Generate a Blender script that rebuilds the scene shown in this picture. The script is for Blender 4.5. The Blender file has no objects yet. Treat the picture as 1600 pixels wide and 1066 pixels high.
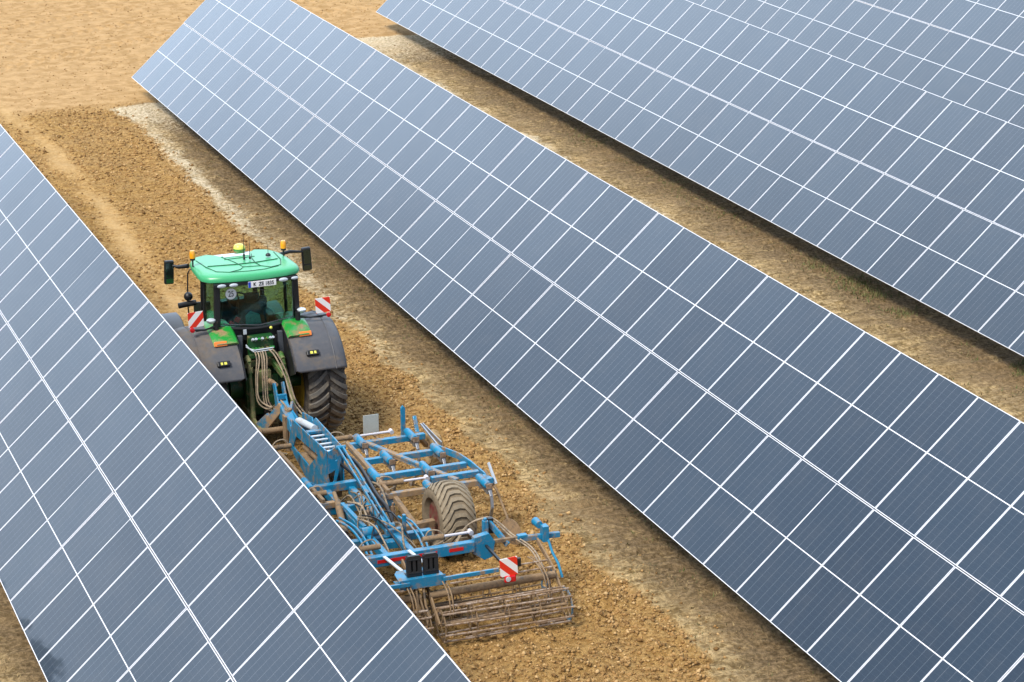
import bpy, math, random
import numpy as np
from mathutils import Vector, Matrix, Euler
from mathutils.geometry import tessellate_polygon
random.seed(7)
R = math.radians
scn = bpy.context.scene
col = scn.collection
PI = math.pi

# ------------------------------------------------------------------ materials
MATS = {}
def principled(name):
    m = bpy.data.materials.new(name); m.use_nodes = True
    nt = m.node_tree; b = nt.nodes['Principled BSDF']
    MATS[name] = m
    return m, nt, b
def N(nt, t, **kw):
    n = nt.nodes.new(t)
    for k, v in kw.items(): setattr(n, k, v)
    return n
def mathn(nt, op, a, b=None, c=None, clamp=False):
    n = N(nt, 'ShaderNodeMath', operation=op, use_clamp=clamp)
    for i, v in enumerate((a, b, c)):
        if v is None: continue
        if isinstance(v, (int, float)): n.inputs[i].default_value = v
        else: nt.links.new(v, n.inputs[i])
    return n.outputs[0]
def mix(nt, f, a, b):
    n = N(nt, 'ShaderNodeMix', data_type='RGBA')
    def put(s, v):
        if isinstance(v, (tuple, list)): s.default_value = (*v[:3], 1)
        elif isinstance(v, (int, float)): s.default_value = v
        else: nt.links.new(v, s)
    put(n.inputs[0], f); put(n.inputs[6], a); put(n.inputs[7], b)
    return n.outputs[2]
def noise(nt, scale, detail=4, rough=.55, vec=None, dist=0):
    n = N(nt, 'ShaderNodeTexNoise'); n.inputs['Scale'].default_value = scale
    n.inputs['Detail'].default_value = detail; n.inputs['Roughness'].default_value = rough
    n.inputs['Distortion'].default_value = dist
    if vec is not None: nt.links.new(vec, n.inputs['Vector'])
    return n.outputs['Fac']
def ramp(nt, f, lo, hi):
    n = N(nt, 'ShaderNodeMapRange'); n.interpolation_type = 'SMOOTHSTEP'
    nt.links.new(f, n.inputs[0]); n.inputs[1].default_value = lo; n.inputs[2].default_value = hi
    return n.outputs[0]
MUD = (.30, .19, .095)
def paint(name, c, rough=.45, metal=0, dirt=0.3, dcol=MUD, scale=5, coat=0, bump=0.0):
    """painted or bare surface with patches of dried dirt on it"""
    m, nt, b = principled(name)
    tc = N(nt, 'ShaderNodeTexCoord').outputs['Object']
    n1 = noise(nt, scale, 6, .65, tc); n2 = noise(nt, scale*9, 3, .6, tc)
    f = mathn(nt, 'ADD', mathn(nt, 'MULTIPLY', n1, .75), mathn(nt, 'MULTIPLY', n2, .25))
    t = .72 - dirt*.5
    mask = ramp(nt, f, t-.09, t+.09)
    var = mix(nt, n2, tuple(x*.8 for x in c), tuple(min(1, x*1.15) for x in c))
    dv = mix(nt, noise(nt, scale*3.1, 5, .7, tc), tuple(x*.45 for x in dcol), tuple(min(1, x*1.45) for x in dcol))
    nt.links.new(mix(nt, mask, var, dv), b.inputs['Base Color'])
    nt.links.new(mathn(nt, 'ADD', mathn(nt, 'MULTIPLY', mask, .9-rough), rough), b.inputs['Roughness'])
    if metal:
        nt.links.new(mathn(nt, 'MULTIPLY', mathn(nt, 'SUBTRACT', 1, mask), metal), b.inputs['Metallic'])
    b.inputs['Coat Weight'].default_value = coat
    if bump:
        bp = N(nt, 'ShaderNodeBump'); bp.inputs['Strength'].default_value = bump; bp.inputs['Distance'].default_value = .02
        nt.links.new(n2, bp.inputs['Height']); nt.links.new(bp.outputs[0], b.inputs['Normal'])
    return m
M = {
 'green': paint('green_paint', (.012, .27, .035), .35, dirt=.36, coat=.2),
 'green_dark': paint('dark_green_paint', (.008, .07, .015), .5, dirt=.22),
 'roof': paint('roof_plastic', (.055, .38, .16), .33, dirt=.05, dcol=(.25, .40, .2)),
 'lift': paint('lift_arm_paint', (.05, .16, .03), .5, dirt=.5, dcol=(.28, .25, .12)),
 'groove': paint('roof_groove', (.01, .08, .035), .6, dirt=.1),
 'black': paint('black_plastic', (.012, .013, .015), .45, dirt=.08),
 'grey': paint('grey_plastic', (.075, .085, .10), .5, dirt=.1, dcol=(.2, .16, .11)),
 'fender': paint('fender_plastic', (.085, .088, .098), .5, dirt=.36, dcol=(.145, .122, .102), scale=1.3),
 'rubber': paint('tyre_rubber', (.03, .028, .027), .75, dirt=.45, dcol=(.14, .115, .09), scale=4),
 'rubber_dusty': paint('dusty_tyre_rubber', (.11, .088, .06), .85, dirt=.6, dcol=(.20, .155, .10), scale=5),
 'lug': paint('worn_lug_rubber', (.12, .115, .105), .7, dirt=.4, dcol=(.20, .17, .13), scale=6),
 'lug_dusty': paint('dusty_lug_rubber', (.20, .165, .115), .8, dirt=.5, dcol=(.28, .225, .15), scale=6),
 'rubber_mud': paint('muddy_tyre_rubber', (.16, .11, .06), .9, dirt=.95, dcol=(.36, .25, .12), scale=7),
 'yellow': paint('yellow_paint', (.75, .5, .02), .45, dirt=.3),
 'rim_red': paint('red_rim_paint', (.16, .02, .025), .55, dirt=.45, dcol=(.16, .10, .06)),
 'blue': paint('blue_paint', (.005, .20, .38), .36, dirt=.31, scale=6, coat=.15),
 'light_blue': paint('pale_blue_paint', (.03, .26, .46), .4, dirt=.05),
 'blue_dirty': paint('muddy_blue_paint', (.005, .19, .36), .45, dirt=.5, scale=4, dcol=(.34, .22, .115)),
 'mud_steel': paint('muddy_steel', (.10, .085, .07), .6, .3, dirt=.60, dcol=(.27, .18, .10), scale=7, bump=.3),
 'shine': paint('worn_steel', (.48, .38, .30), .4, .2, dirt=.5, dcol=(.22, .14, .08), scale=8),
 'chrome': paint('chrome_rod', (.72, .68, .70), .4, .4, dirt=.02),
 'mirror': paint('mirror_glass', (.10, .14, .12), .08, .9, dirt=.0),
 'steel': paint('steel', (.35, .36, .38), .4, .7, dirt=.2),
 'light_steel': paint('pale_steel', (.62, .68, .74), .4, .2, dirt=.15),
 'hose': paint('rubber_hose', (.06, .05, .045), .6, dirt=.55, dcol=(.26, .20, .13), scale=9),
 'hose_tan': paint('dusty_hose', (.16, .13, .10), .7, dirt=.5, dcol=(.36, .28, .19), scale=9),
 'red': paint('red_paint', (.62, .012, .012), .4, dirt=.08),
 'white': paint('white_paint', (.88, .88, .88), .4, dirt=.0),
 'orange': paint('orange_lens', (.95, .25, .05), .25, dirt=.0),
 'amber': paint('amber_beacon', (.95, .36, .01), .2, dirt=.0, coat=.5),
 'redlens': paint('red_lens', (.6, .01, .015), .2, dirt=.1),
 'globe': paint('yellow_globe', (.75, .72, .12), .3, dirt=.0),
 'seat': paint('seat_fabric', (.03, .035, .035), .8, dirt=.0),
 'teal': paint('teal_fabric', (.07, .33, .36), .8, dirt=.25, dcol=(.02, .12, .14), scale=26),
 'plateblue': paint('plate_blue', (.01, .06, .5), .4, dirt=0),
 'text': paint('black_lettering', (.01, .01, .01), .5, dirt=0),
 'alu': paint('module_frame', (.76, .78, .83), .4, .05, dirt=.0),
 'galv': paint('galvanised_steel', (.42, .44, .46), .45, .6, dirt=.15),
 'bark': paint('bark', (.07, .05, .035), .9, dirt=.3, dcol=(.11, .09, .06)),
 'shieldgrey': paint('board_back', (.42, .45, .42), .5, dirt=.15),
}
def m_glass():
    m, nt, b = principled('cab_glass')
    b.inputs['Base Color'].default_value = (.42, .68, .58, 1)
    b.inputs['Roughness'].default_value = .02
    b.inputs['Transmission Weight'].default_value = 1
    b.inputs['IOR'].default_value = 1.12
    b.inputs['Coat Weight'].default_value = .55; b.inputs['Coat Roughness'].default_value = .02
    return m
M['glass'] = m_glass()
def m_stripes(name, s, w):
    m, nt, b = principled(name)
    tc = N(nt, 'ShaderNodeTexCoord').outputs['Object']
    x = N(nt, 'ShaderNodeSeparateXYZ'); nt.links.new(tc, x.inputs[0])
    d = mathn(nt, 'ADD', mathn(nt, 'MULTIPLY', x.outputs[0], s), x.outputs[2])
    f = mathn(nt, 'GREATER_THAN', mathn(nt, 'FRACT', mathn(nt, 'MULTIPLY', d, 1/w)), .5)
    nt.links.new(mix(nt, f, (.86, .85, .84), (.78, .035, .012)), b.inputs['Base Color'])
    b.inputs['Roughness'].default_value = .4
    return m
def m_cells():
    m, nt, b = principled('solar_cells')
    tc = N(nt, 'ShaderNodeTexCoord').outputs['Object']
    geo_ = N(nt, 'ShaderNodeNewGeometry').outputs['Position']
    x = N(nt, 'ShaderNodeSeparateXYZ'); nt.links.new(tc, x.inputs[0])
    # local x = along the module (0..2.278), local y = across (-.567...567)
    def near(c, period, off, half):
        t = mathn(nt, 'FRACT', mathn(nt, 'ADD', mathn(nt, 'MULTIPLY', c, 1/period), off))
        t = mathn(nt, 'ABSOLUTE', mathn(nt, 'SUBTRACT', t, .5))
        return mathn(nt, 'GREATER_THAN', t, .5 - half/period)
    gap = near(x.outputs[1], .183, 0.0, .0019)
    row = near(x.outputs[0], .0935, .0, .0011)
    bus = near(x.outputs[1], .0183, .5, .0003)
    lines = mathn(nt, 'ADD', mathn(nt, 'MULTIPLY', row, .09), mathn(nt, 'MULTIPLY', bus, .14), clamp=True)
    lines = mathn(nt, 'MAXIMUM', lines, mathn(nt, 'MULTIPLY', gap, .5))
    mid = mathn(nt, 'LESS_THAN', mathn(nt, 'ABSOLUTE', mathn(nt, 'SUBTRACT', x.outputs[0], 1.148)), .0080)
    edge = mathn(nt, 'GREATER_THAN', mathn(nt, 'ABSOLUTE', x.outputs[1]), .5550)
    ee = mathn(nt, 'GREATER_THAN', mathn(nt, 'ABSOLUTE', mathn(nt, 'SUBTRACT', x.outputs[0], 1.148)), 1.1362)
    wht = mathn(nt, 'MAXIMUM', mathn(nt, 'MAXIMUM', mid, edge), ee)
    oi = N(nt, 'ShaderNodeObjectInfo').outputs['Random']
    cell = mix(nt, oi, (.014, .027, .045), (.020, .037, .059))
    c = mix(nt, lines, cell, (.40, .43, .48)); c = mix(nt, wht, c, (.74, .76, .80))
    dust = mathn(nt, 'MULTIPLY', ramp(nt, noise(nt, 2.3, 6, .65, geo_), .42, .72), .02)
    nt.links.new(mix(nt, dust, c, (.42, .36, .28)), b.inputs['Base Color'])
    b.inputs['Roughness'].default_value = .38
    b.inputs['Specular IOR Level'].default_value = .3
    b.inputs['Coat Weight'].default_value = 1; nt.links.new(mathn(nt, 'MULTIPLY_ADD', noise(nt, 1.7, 4, .6, geo_), .05, .0), b.inputs['Coat Roughness']); b.inputs['Coat IOR'].default_value = 1.5
    return m
M['cells'] = m_cells()
# boards: stripe direction differs left/right
M['stripeA'] = m_stripes('red_white_stripes_rising', -1, .268)
M['stripeB'] = m_stripes('red_white_stripes_falling', 1, .268)

# ------------------------------------------------------------------ mesh builder
class MB:
    def __init__(s): s.v = []; s.f = []; s.mi = []
    def add(s, vs, fs, mi=0):
        o = len(s.v); s.v += [tuple(p) for p in vs]
        for f in fs: s.f.append(tuple(i+o for i in f)); s.mi.append(mi)
        return s
    def box(s, c, d, rot=None, mi=0):
        h = [x/2 for x in d]
        P = [Vector((i*h[0], j*h[1], k*h[2])) for i in (-1, 1) for j in (-1, 1) for k in (-1, 1)]
        if rot is not None: P = [Euler(rot).to_matrix() @ p for p in P]
        P = [p + Vector(c) for p in P]
        return s.add(P, [(0,1,3,2), (4,6,7,5), (0,4,5,1), (2,3,7,6), (0,2,6,4), (1,5,7,3)], mi)
    def bar(s, a, b, w, h, mi=0, up=(0, 0, 1)):
        a, b = Vector(a), Vector(b); d = (b-a).normalized(); u = Vector(up)
        if abs(d.dot(u)) > .98: u = Vector((0, 1, 0))
        sd = d.cross(u).normalized(); u = sd.cross(d).normalized()
        P = [e + sd*(i*w/2) + u*(j*h/2) for e in (a, b) for i, j in ((-1, -1), (1, -1), (1, 1), (-1, 1))]
        return s.add(P, [(3,2,1,0), (4,5,6,7), (0,1,5,4), (1,2,6,5), (2,3,7,6), (3,0,4,7)], mi)
    def cyl(s, a, b, r, r2=None, n=14, mi=0):
        r2 = r if r2 is None else r2
        return s.tube([a, b], [r, r2], n, mi)
    def tube(s, pts, r, n=8, mi=0, cap=True, smooth=False):
        pts = [Vector(p) for p in pts]
        if smooth and len(pts) > 2:
            Q = []
            for k in range(len(pts)-1):
                p0, p1, p2, p3 = [pts[max(0, min(len(pts)-1, k+j))] for j in (-1, 0, 1, 2)]
                for q in (0, .25, .5, .75): Q.append(.5*((2*p1)+(-p0+p2)*q+(2*p0-5*p1+4*p2-p3)*q*q+(-p0+3*p1-3*p2+p3)*q**3))
            pts = Q + [pts[-1]]
        rr = r if isinstance(r, (list, tuple)) else [r]*len(pts)
        t0 = (pts[1]-pts[0]).normalized()
        u = Vector((0, 0, 1)) if abs(t0.z) < .9 else Vector((1, 0, 0))
        u = (u - t0*u.dot(t0)).normalized()
        P = []
        for i, p in enumerate(pts):
            t = ((pts[min(i+1, len(pts)-1)] - pts[max(i-1, 0)])).normalized()
            u = (u - t*u.dot(t)).normalized(); w = t.cross(u)
            P += [p + (u*math.cos(2*PI*k/n) + w*math.sin(2*PI*k/n))*rr[i] for k in range(n)]
        F = [(i*n+k, i*n+(k+1) % n, (i+1)*n+(k+1) % n, (i+1)*n+k) for i in range(len(pts)-1) for k in range(n)]
        if cap: F += [tuple(range(n-1, -1, -1)), tuple((len(pts)-1)*n+k for k in range(n))]
        return s.add(P, F, mi)
    def prism(s, poly, ax, a, b, holes=(), mi=0):
        """polygon (two coords) extruded along axis ax from a to b; holes allowed"""
        def P(q, t):
            if ax == 'x': return Vector((t, q[0], q[1]))
            if ax == 'y': return Vector((q[0], t, q[1]))
            return Vector((q[0], q[1], t))
        loops = [list(poly)] + [list(h) for h in holes]
        flat = [q for L in loops for q in L]
        tri = tessellate_polygon([[Vector((q[0], q[1], 0)) for q in L] for L in loops])
        n = len(flat)
        F = [tuple(t) for t in tri] + [tuple(i+n for i in reversed(t)) for t in tri]
        o = 0
        for L in loops:
            k = len(L)
            F += [(o+i, o+(i+1) % k, o+(i+1) % k+n, o+i+n) for i in range(k)]; o += k
        return s.add([P(q, a) for q in flat] + [P(q, b) for q in flat], F, mi)
    def lathe(s, prof, c, n=32, mi=0, ax='x', closed=False):
        """prof: list of (axial, radius)"""
        P = []
        for a, r in prof:
            for k in range(n):
                t = 2*PI*k/n
                if ax == 'x': P.append(Vector(c) + Vector((a, -r*math.cos(t), r*math.sin(t))))
                elif ax == 'z': P.append(Vector(c) + Vector((r*math.cos(t), r*math.sin(t), a)))
                else: P.append(Vector(c) + Vector((r*math.cos(t), a, r*math.sin(t))))
        m = len(prof)
        F = [(i*n+k, i*n+(k+1) % n, ((i+1) % m)*n+(k+1) % n, ((i+1) % m)*n+k) for i in range(m if closed else m-1) for k in range(n)]
        if not closed: F += [tuple(range(n)), tuple((m-1)*n+k for k in range(n-1, -1, -1))]
        return s.add(P, F, mi)
    def sphere(s, c, r, n=14, mi=0, sq=1):
        return s.lathe([(-r*sq*math.cos(PI*i/n), max(1e-3, r*math.sin(PI*i/n))) for i in range(n+1)], c, 16, mi, 'z')
    def build(s, name, mat, parent=None, smooth=0, bevel=0, origin=None):
        me = bpy.data.meshes.new(name)
        o = Vector(origin) if origin is not None else Vector((0, 0, 0))
        me.from_pydata([Vector(p) - o for p in s.v], [], s.f)
        for m in (mat if isinstance(mat, (list, tuple)) else [mat]): me.materials.append(M[m] if isinstance(m, str) else m)
        me.polygons.foreach_set('material_index', s.mi)
        import bmesh
        bm = bmesh.new(); bm.from_mesh(me); bmesh.ops.recalc_face_normals(bm, faces=bm.faces[:]); bm.to_mesh(me); bm.free()
        if smooth:
            me.shade_smooth(); me.set_sharp_from_angle(angle=R(smooth))
        me.update()
        ob = bpy.data.objects.new(name, me); col.objects.link(ob)
        if parent is not None: ob.parent = parent
        if bevel:
            md = ob.modifiers.new('bevel', 'BEVEL'); md.width = bevel; md.segments = 2; md.limit_method = 'ANGLE'; md.angle_limit = R(40)
        return ob
def tag(o, label=None, cat=None, group=None, kind=None):
    for k, v in (('label', label), ('category', cat), ('group', group), ('kind', kind)):
        if v: o[k] = v
    return o
def empty(name, loc, label, cat, group=None):
    o = bpy.data.objects.new(name, None); col.objects.link(o); o.location = loc; o.empty_display_size = .3
    return tag(o, label, cat, group)

# ------------------------------------------------------------------ vector noise for the ground
def hash2(ix, iy, seed):
    h = (ix*374761393 + iy*668265263 + seed*974634777) & 0xffffffff
    h = ((h ^ (h >> 13))*1274126177) & 0xffffffff
    return ((h ^ (h >> 16)) & 0xffff)/65535.
def vnoise(x, y, s, seed=0):
    x = x/s; y = y/s; ix = np.floor(x).astype(np.int64); iy = np.floor(y).astype(np.int64)
    fx = x-ix; fy = y-iy; fx = fx*fx*(3-2*fx); fy = fy*fy*(3-2*fy)
    a = hash2(ix, iy, seed); b = hash2(ix+1, iy, seed); c = hash2(ix, iy+1, seed); d = hash2(ix+1, iy+1, seed)
    return (a*(1-fx)+b*fx)*(1-fy) + (c*(1-fx)+d*fx)*fy
def fbm(x, y, s, oct=4, seed=0):
    t = 0; w = 1; tot = 0
    for i in range(oct):
        t = t + w*vnoise(x, y, s, seed+i*17); tot += w; w *= .55; s *= .5
    return t/tot
def sstep(a, b, x):
    t = np.clip((x-a)/(b-a), 0, 1); return t*t*(3-2*t)

# ------------------------------------------------------------------ layout constants
TILT = R(42.16); PITCH = 1.15; MW = 1.134; ML = 2.296; LOW = .55
ROWS = [  # x of low edge, y of far end (column 0), first column, last column
    (5.02, 52.66+6*PITCH, 0, 34),
    (15.43, 71.75, 0, 41),
    (25.75, 79.17, 0, 37),
    (36.12, 86.55, 0, 31)]

def ground_masks(x, y):
    wob = (fbm(x, y, 1.6, 3, 5)-.5)*.7 + (fbm(x, y, .35, 2, 9)-.5)*.25
    ends = [59.3, 70.4, 77.6, 85.]
    strip = np.zeros_like(x); cream = np.zeros_like(x); shade = np.zeros_like(x)
    for (xl, _, _, _), ye in zip(ROWS, ends):
        left = xl-.93; right = xl+3.43+1.4
        if xl > 20: left = xl-5.6
        m = sstep(left-.1, left+.1, x+wob)*(1-sstep(right-.1, right+.1, x+wob))*(1-sstep(ye-.3, ye+.2, y+wob*1.4 + (x-xl)*.0))
        strip = np.maximum(strip, m)
        if xl > 10:
            l2 = xl-.93 if xl < 20 else xl-1.6
            band = np.exp(-((x+wob*.9-l2-.2)/.30)**2)*sstep(40, 56, y)*(1-sstep(ye-.5, ye, y+wob))*(.2+.8*fbm(x, y, 1.1, 2, 31))*1.1
            patch = sstep(ye-6.5, ye-.3, y+wob*2)*(1-sstep(ye-.2, ye+.15, y+wob))*sstep(l2-.2, l2+.15, x+wob*.5)*(1-sstep(xl+.2, xl+2.6, x))
            cream = np.maximum(cream, np.maximum(band, patch*.85))
        shade = np.maximum(shade, m*sstep(xl-(.95 if xl < 20 else 1.5), xl+.1, x+wob*1.6)*(1-sstep(xl+3.4, xl+4.4, x)))  # mask for shade under the tables, painted into the soil colour
    head = sstep(68.6, 72.6, y - .28*(x-12) + wob*3 + (fbm(x, y, 4., 3, 91)-.5)*4)*(1-strip)
    # compacted wheel track down the corridor, curving out to the headland
    xc = 11.55 - .0009*np.clip(y-60, 0, None)**2*3 + .25*np.sin(y*.12)
    track = np.exp(-((x+wob*.5-xc)/.38)**2)*sstep(44, 47, y)*(1-sstep(72, 76, y))*(.35+.9*fbm(x, y, 2.2, 2, 77))
    track = np.clip(track*.72, 0, 1)
    return strip, cream, shade, head, track
def ground_height(x, y, masks=None):
    strip, cream, shade, head, track = masks if masks is not None else ground_masks(x, y)
    near = sstep(20, 24, y)*(1-sstep(96, 110, y))*sstep(-6, 0, x)*(1-sstep(50, 60, x))
    till = (1-strip)*(1-head)
    lump = np.abs(fbm(x, y, .5, 4, 3)-.5)*2
    behind = sstep(45, 34, y)   # freshly worked behind the cultivator
    h = till*(1-track*.8)*((lump-.35)*.15*(1+.4*behind) + (fbm(x, y, 1.7, 2, 8)-.5)*.06)
    h = h + strip*((np.abs(fbm(x*.55, y*1.5, .42, 4, 21)-.5)-.12)*.26 + (fbm(x, y, 2.5, 2, 22)-.5)*.07)
    h = h + head*(fbm(x, y, .6, 3, 41)-.5)*.02 - track*.03*(1-head)
    # loose ridge thrown up along the edge of the worked ground
    h = h + .05*np.exp(-((x-14.2)/.22)**2)*(1-sstep(68, 70, y))*fbm(x, y, .4, 2, 51)*1.6
    # cleat prints left by tyres turning on the headland
    for (x0, y0, k, wd) in ((12.3, 80.5, .62, .55), (12.3, 77.2, .68, .6), (13.0, 83.8, .6, .5)):
        d = (y-y0) - k*(x-x0) + .02*(x-x0)**2; s = x-x0
        h = h + np.exp(-(d/wd)**2)*.03*(np.sin(2*PI*(s+np.abs(d)*.5)/.42))*head
    h = h + head*.018*np.sin(2*PI*(y - .62*x + .35*fbm(x, y, 5., 2, 95))/.75)*sstep(74, 78, y)
    return h*near

def make_ground():
    xs = np.concatenate([[-1500, -500, -150, -60, -25, -8], np.arange(-2, 3.5, .3), np.arange(3.5, 19, .085), np.arange(19, 23, .4), np.arange(23, 31, .1), np.arange(31, 54, .7), [60, 90, 200, 600, 1500]])
    ys = np.concatenate([[-1500, -400, -80, 0, 15], np.arange(22, 27, .5), np.arange(27, 60, .085), np.arange(60, 94, .12), [96, 100, 110, 140, 220, 500, 2500]])
    X, Y = np.meshgrid(xs, ys, indexing='ij')
    mk = ground_masks(X, Y); Z = ground_height(X, Y, mk)
    nx, ny = X.shape
    co = np.stack([X, Y, Z], -1).reshape(-1, 3).astype(np.float32)
    i = np.arange(nx-1)[:, None]*ny + np.arange(ny-1)[None, :]
    q = np.stack([i, i+ny, i+ny+1, i+1], -1).reshape(-1, 4).astype(np.int32)
    me = bpy.data.meshes.new('field_ground')
    me.vertices.add(len(co)); me.vertices.foreach_set('co', co.ravel())
    me.loops.add(q.size); me.loops.foreach_set('vertex_index', q.ravel())
    me.polygons.add(len(q)); me.polygons.foreach_set('loop_start', np.arange(0, q.size, 4, dtype=np.int32))
    me.update(calc_edges=True); me.shade_smooth()
    strip, cream, shade, head, track = [a.reshape(-1) for a in mk]
    for nm, (a, b, c) in (('zoneA', (strip, cream, head)), ('zoneB', (shade, track, strip*0))):
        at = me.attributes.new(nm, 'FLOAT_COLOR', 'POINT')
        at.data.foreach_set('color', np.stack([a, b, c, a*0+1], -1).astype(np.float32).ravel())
    m, nt, b = principled('soil')
    geo = N(nt, 'ShaderNodeNewGeometry').outputs['Position']
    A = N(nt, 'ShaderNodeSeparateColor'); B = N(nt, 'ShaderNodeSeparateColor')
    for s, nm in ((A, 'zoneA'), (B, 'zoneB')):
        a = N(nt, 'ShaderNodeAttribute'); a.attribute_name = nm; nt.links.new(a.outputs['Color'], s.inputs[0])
    big = noise(nt, .35, 5, .6, geo); med = noise(nt, 2.2, 6, .65, geo); fine = noise(nt, 11, 6, .7, geo); grit = noise(nt, 38, 4, .7, geo)
    spot = ramp(nt, fine, .40, .62)
    till = mix(nt, spot, (.32, .172, .048), (.63, .385, .137))
    till = mix(nt, mathn(nt, 'MULTIPLY', ramp(nt, med, .35, .7), .55), till, (.50, .300, .100))
    till = mix(nt, mathn(nt, 'MULTIPLY', ramp(nt, grit, .62, .74), .6), till, (.62, .46, .28))
    patchy = noise(nt, .9, 5, .7, geo)
    stripc = mix(nt, ramp(nt, fine, .42, .58), (.28, .180, .064), (.76, .54, .255))
    stripc = mix(nt, mathn(nt, 'MULTIPLY', ramp(nt, med, .42, .58), .6), stripc, (.64, .45, .22))
    stripc = mix(nt, mathn(nt, 'MULTIPLY', ramp(nt, patchy, .54, .42), .45), stripc, (.19, .125, .052))
    headc = mix(nt, ramp(nt, med, .38, .62), (.35, .212, .083), (.48, .305, .138))
    headc = mix(nt, mathn(nt, 'MULTIPLY', ramp(nt, fine, .52, .70), .38), headc, (.31, .19, .08))
    trackc = mix(nt, ramp(nt, med, .3, .7), (.46, .29, .115), (.56, .37, .165))
    creamc = mix(nt, ramp(nt, fine, .35, .65), (.66, .50, .29), (.92, .79, .56))
    shadec = mix(nt, ramp(nt, fine, .35, .65), (.115, .075, .033), (.33, .225, .115))  # darkened soil tones standing in for shade along the low edges
    smap = N(nt, 'ShaderNodeMapping'); smap.inputs['Scale'].default_value = (.55, 1.25, 1); nt.links.new(geo, smap.inputs[0])
    streak = noise(nt, 4.2, 6, .75, smap.outputs[0], .4)
    stripc = mix(nt, mathn(nt, 'MULTIPLY', ramp(nt, streak, .52, .40), .7), stripc, (.15, .096, .036))
    stripc = mix(nt, mathn(nt, 'MULTIPLY', ramp(nt, streak, .56, .68), .6), stripc, (.85, .63, .36))
    till = mix(nt, mathn(nt, 'MULTIPLY', ramp(nt, streak, .48, .36), .55), till, (.17, .088, .028))
    till = mix(nt, mathn(nt, 'MULTIPLY', ramp(nt, streak, .58, .70), .5), till, (.64, .42, .18))
    c = mix(nt, A.outputs[0], till, stripc)
    shade_amt = mathn(nt, 'MULTIPLY', B.outputs[0], ramp(nt, med, .25, .48))
    c = mix(nt, shade_amt, c, shadec)
    c = mix(nt, A.outputs[2], c, headc)
    c = mix(nt, ramp(nt, mathn(nt, 'ADD', B.outputs[1], mathn(nt, 'MULTIPLY', mathn(nt, 'SUBTRACT', fine, .5), 1.5)), .1, .95), c, trackc)
    cm = mathn(nt, 'MULTIPLY', ramp(nt, mathn(nt, 'ADD', A.outputs[1], mathn(nt, 'MULTIPLY', mathn(nt, 'SUBTRACT', fine, .5), 1.6)), .12, .95), .85)
    c = mix(nt, cm, c, creamc)
    c = mix(nt, mathn(nt, 'MULTIPLY', ramp(nt, big, .45, .7), .22), c, (.47, .31, .15))
    nt.links.new(c, b.inputs['Base Color'])
    b.inputs['Roughness'].default_value = .95; b.inputs['Specular IOR Level'].default_value = .15
    h = mathn(nt, 'ADD', mathn(nt, 'MULTIPLY', fine, .8), mathn(nt, 'MULTIPLY', grit, .30))
    soft = mathn(nt, 'SUBTRACT', 1, mathn(nt, 'MULTIPLY', mathn(nt, 'MAXIMUM', A.outputs[2], B.outputs[1]), .52))
    bp = N(nt, 'ShaderNodeBump'); bp.inputs['Distance'].default_value = .22
    nt.links.new(mathn(nt, 'MULTIPLY', soft, .85), bp.inputs['Strength'])
    nt.links.new(h, bp.inputs['Height']); nt.links.new(bp.outputs[0], b.inputs['Normal'])
    me.materials.append(m)
    o = bpy.data.objects.new('field_ground', me); col.objects.link(o)
    tag(o, 'brown field soil with tilled lanes, untilled strips and a pale headland', 'ground', kind='structure')
make_ground()

def scatter_mesh(name, base_v, base_f, P, S, Rz, mat, tilt=None, seed=1, jitter=0., cols=None):
    """many small pieces written straight into one mesh (uncountable stuff)"""
    rng = np.random.default_rng(seed)
    n = len(P); bv = np.array(base_v, dtype=np.float64); bf = np.array(base_f)
    V = np.repeat(bv[None], n, 0)
    if jitter: V = V*(1+rng.uniform(-jitter, jitter, (n, len(bv), 1)))
    V = V*S[:, None, :]
    if tilt is not None:
        ct, st = np.cos(tilt)[:, None], np.sin(tilt)[:, None]
        y = V[:, :, 1]*ct - V[:, :, 2]*st; z = V[:, :, 1]*st + V[:, :, 2]*ct; V[:, :, 1] = y; V[:, :, 2] = z
    c, s = np.cos(Rz)[:, None], np.sin(Rz)[:, None]
    x = V[:, :, 0]*c - V[:, :, 1]*s; y = V[:, :, 0]*s + V[:, :, 1]*c
    V[:, :, 0] = x; V[:, :, 1] = y
    V = (V + P[:, None, :]).reshape(-1, 3).astype(np.float32)
    F = (bf[None] + (np.arange(n)*len(bv))[:, None, None]).reshape(-1, bf.shape[1]).astype(np.int32)
    me = bpy.data.meshes.new(name); me.vertices.add(len(V)); me.vertices.foreach_set('co', V.ravel())
    me.loops.add(F.size); me.loops.foreach_set('vertex_index', F.ravel())
    me.polygons.add(len(F)); me.polygons.foreach_set('loop_start', np.arange(0, F.size, F.shape[1], dtype=np.int32))
    me.update(calc_edges=True)
    for mm in (mat if isinstance(mat, list) else [mat]): me.materials.append(mm)
    if isinstance(mat, list) and len(mat) > 1:
        mi = np.repeat(rng.integers(0, len(mat), n), len(bf)).astype(np.int32); me.polygons.foreach_set('material_index', mi)
    o = bpy.data.objects.new(name, me); col.objects.link(o)
    return o
t = (1+5**.5)/2
ICO_V = np.array([(-1,t,0),(1,t,0),(-1,-t,0),(1,-t,0),(0,-1,t),(0,1,t),(0,-1,-t),(0,1,-t),(t,0,-1),(t,0,1),(-t,0,-1),(-t,0,1)])/1.9
ICO_F = [(0,11,5),(0,5,1),(0,1,7),(0,7,10),(0,10,11),(1,5,9),(5,11,4),(11,10,2),(10,7,6),(7,1,8),(3,9,4),(3,4,2),(3,2,6),(3,6,8),(3,8,9),(4,9,5),(2,4,11),(6,2,10),(8,6,7),(9,8,1)]
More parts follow.
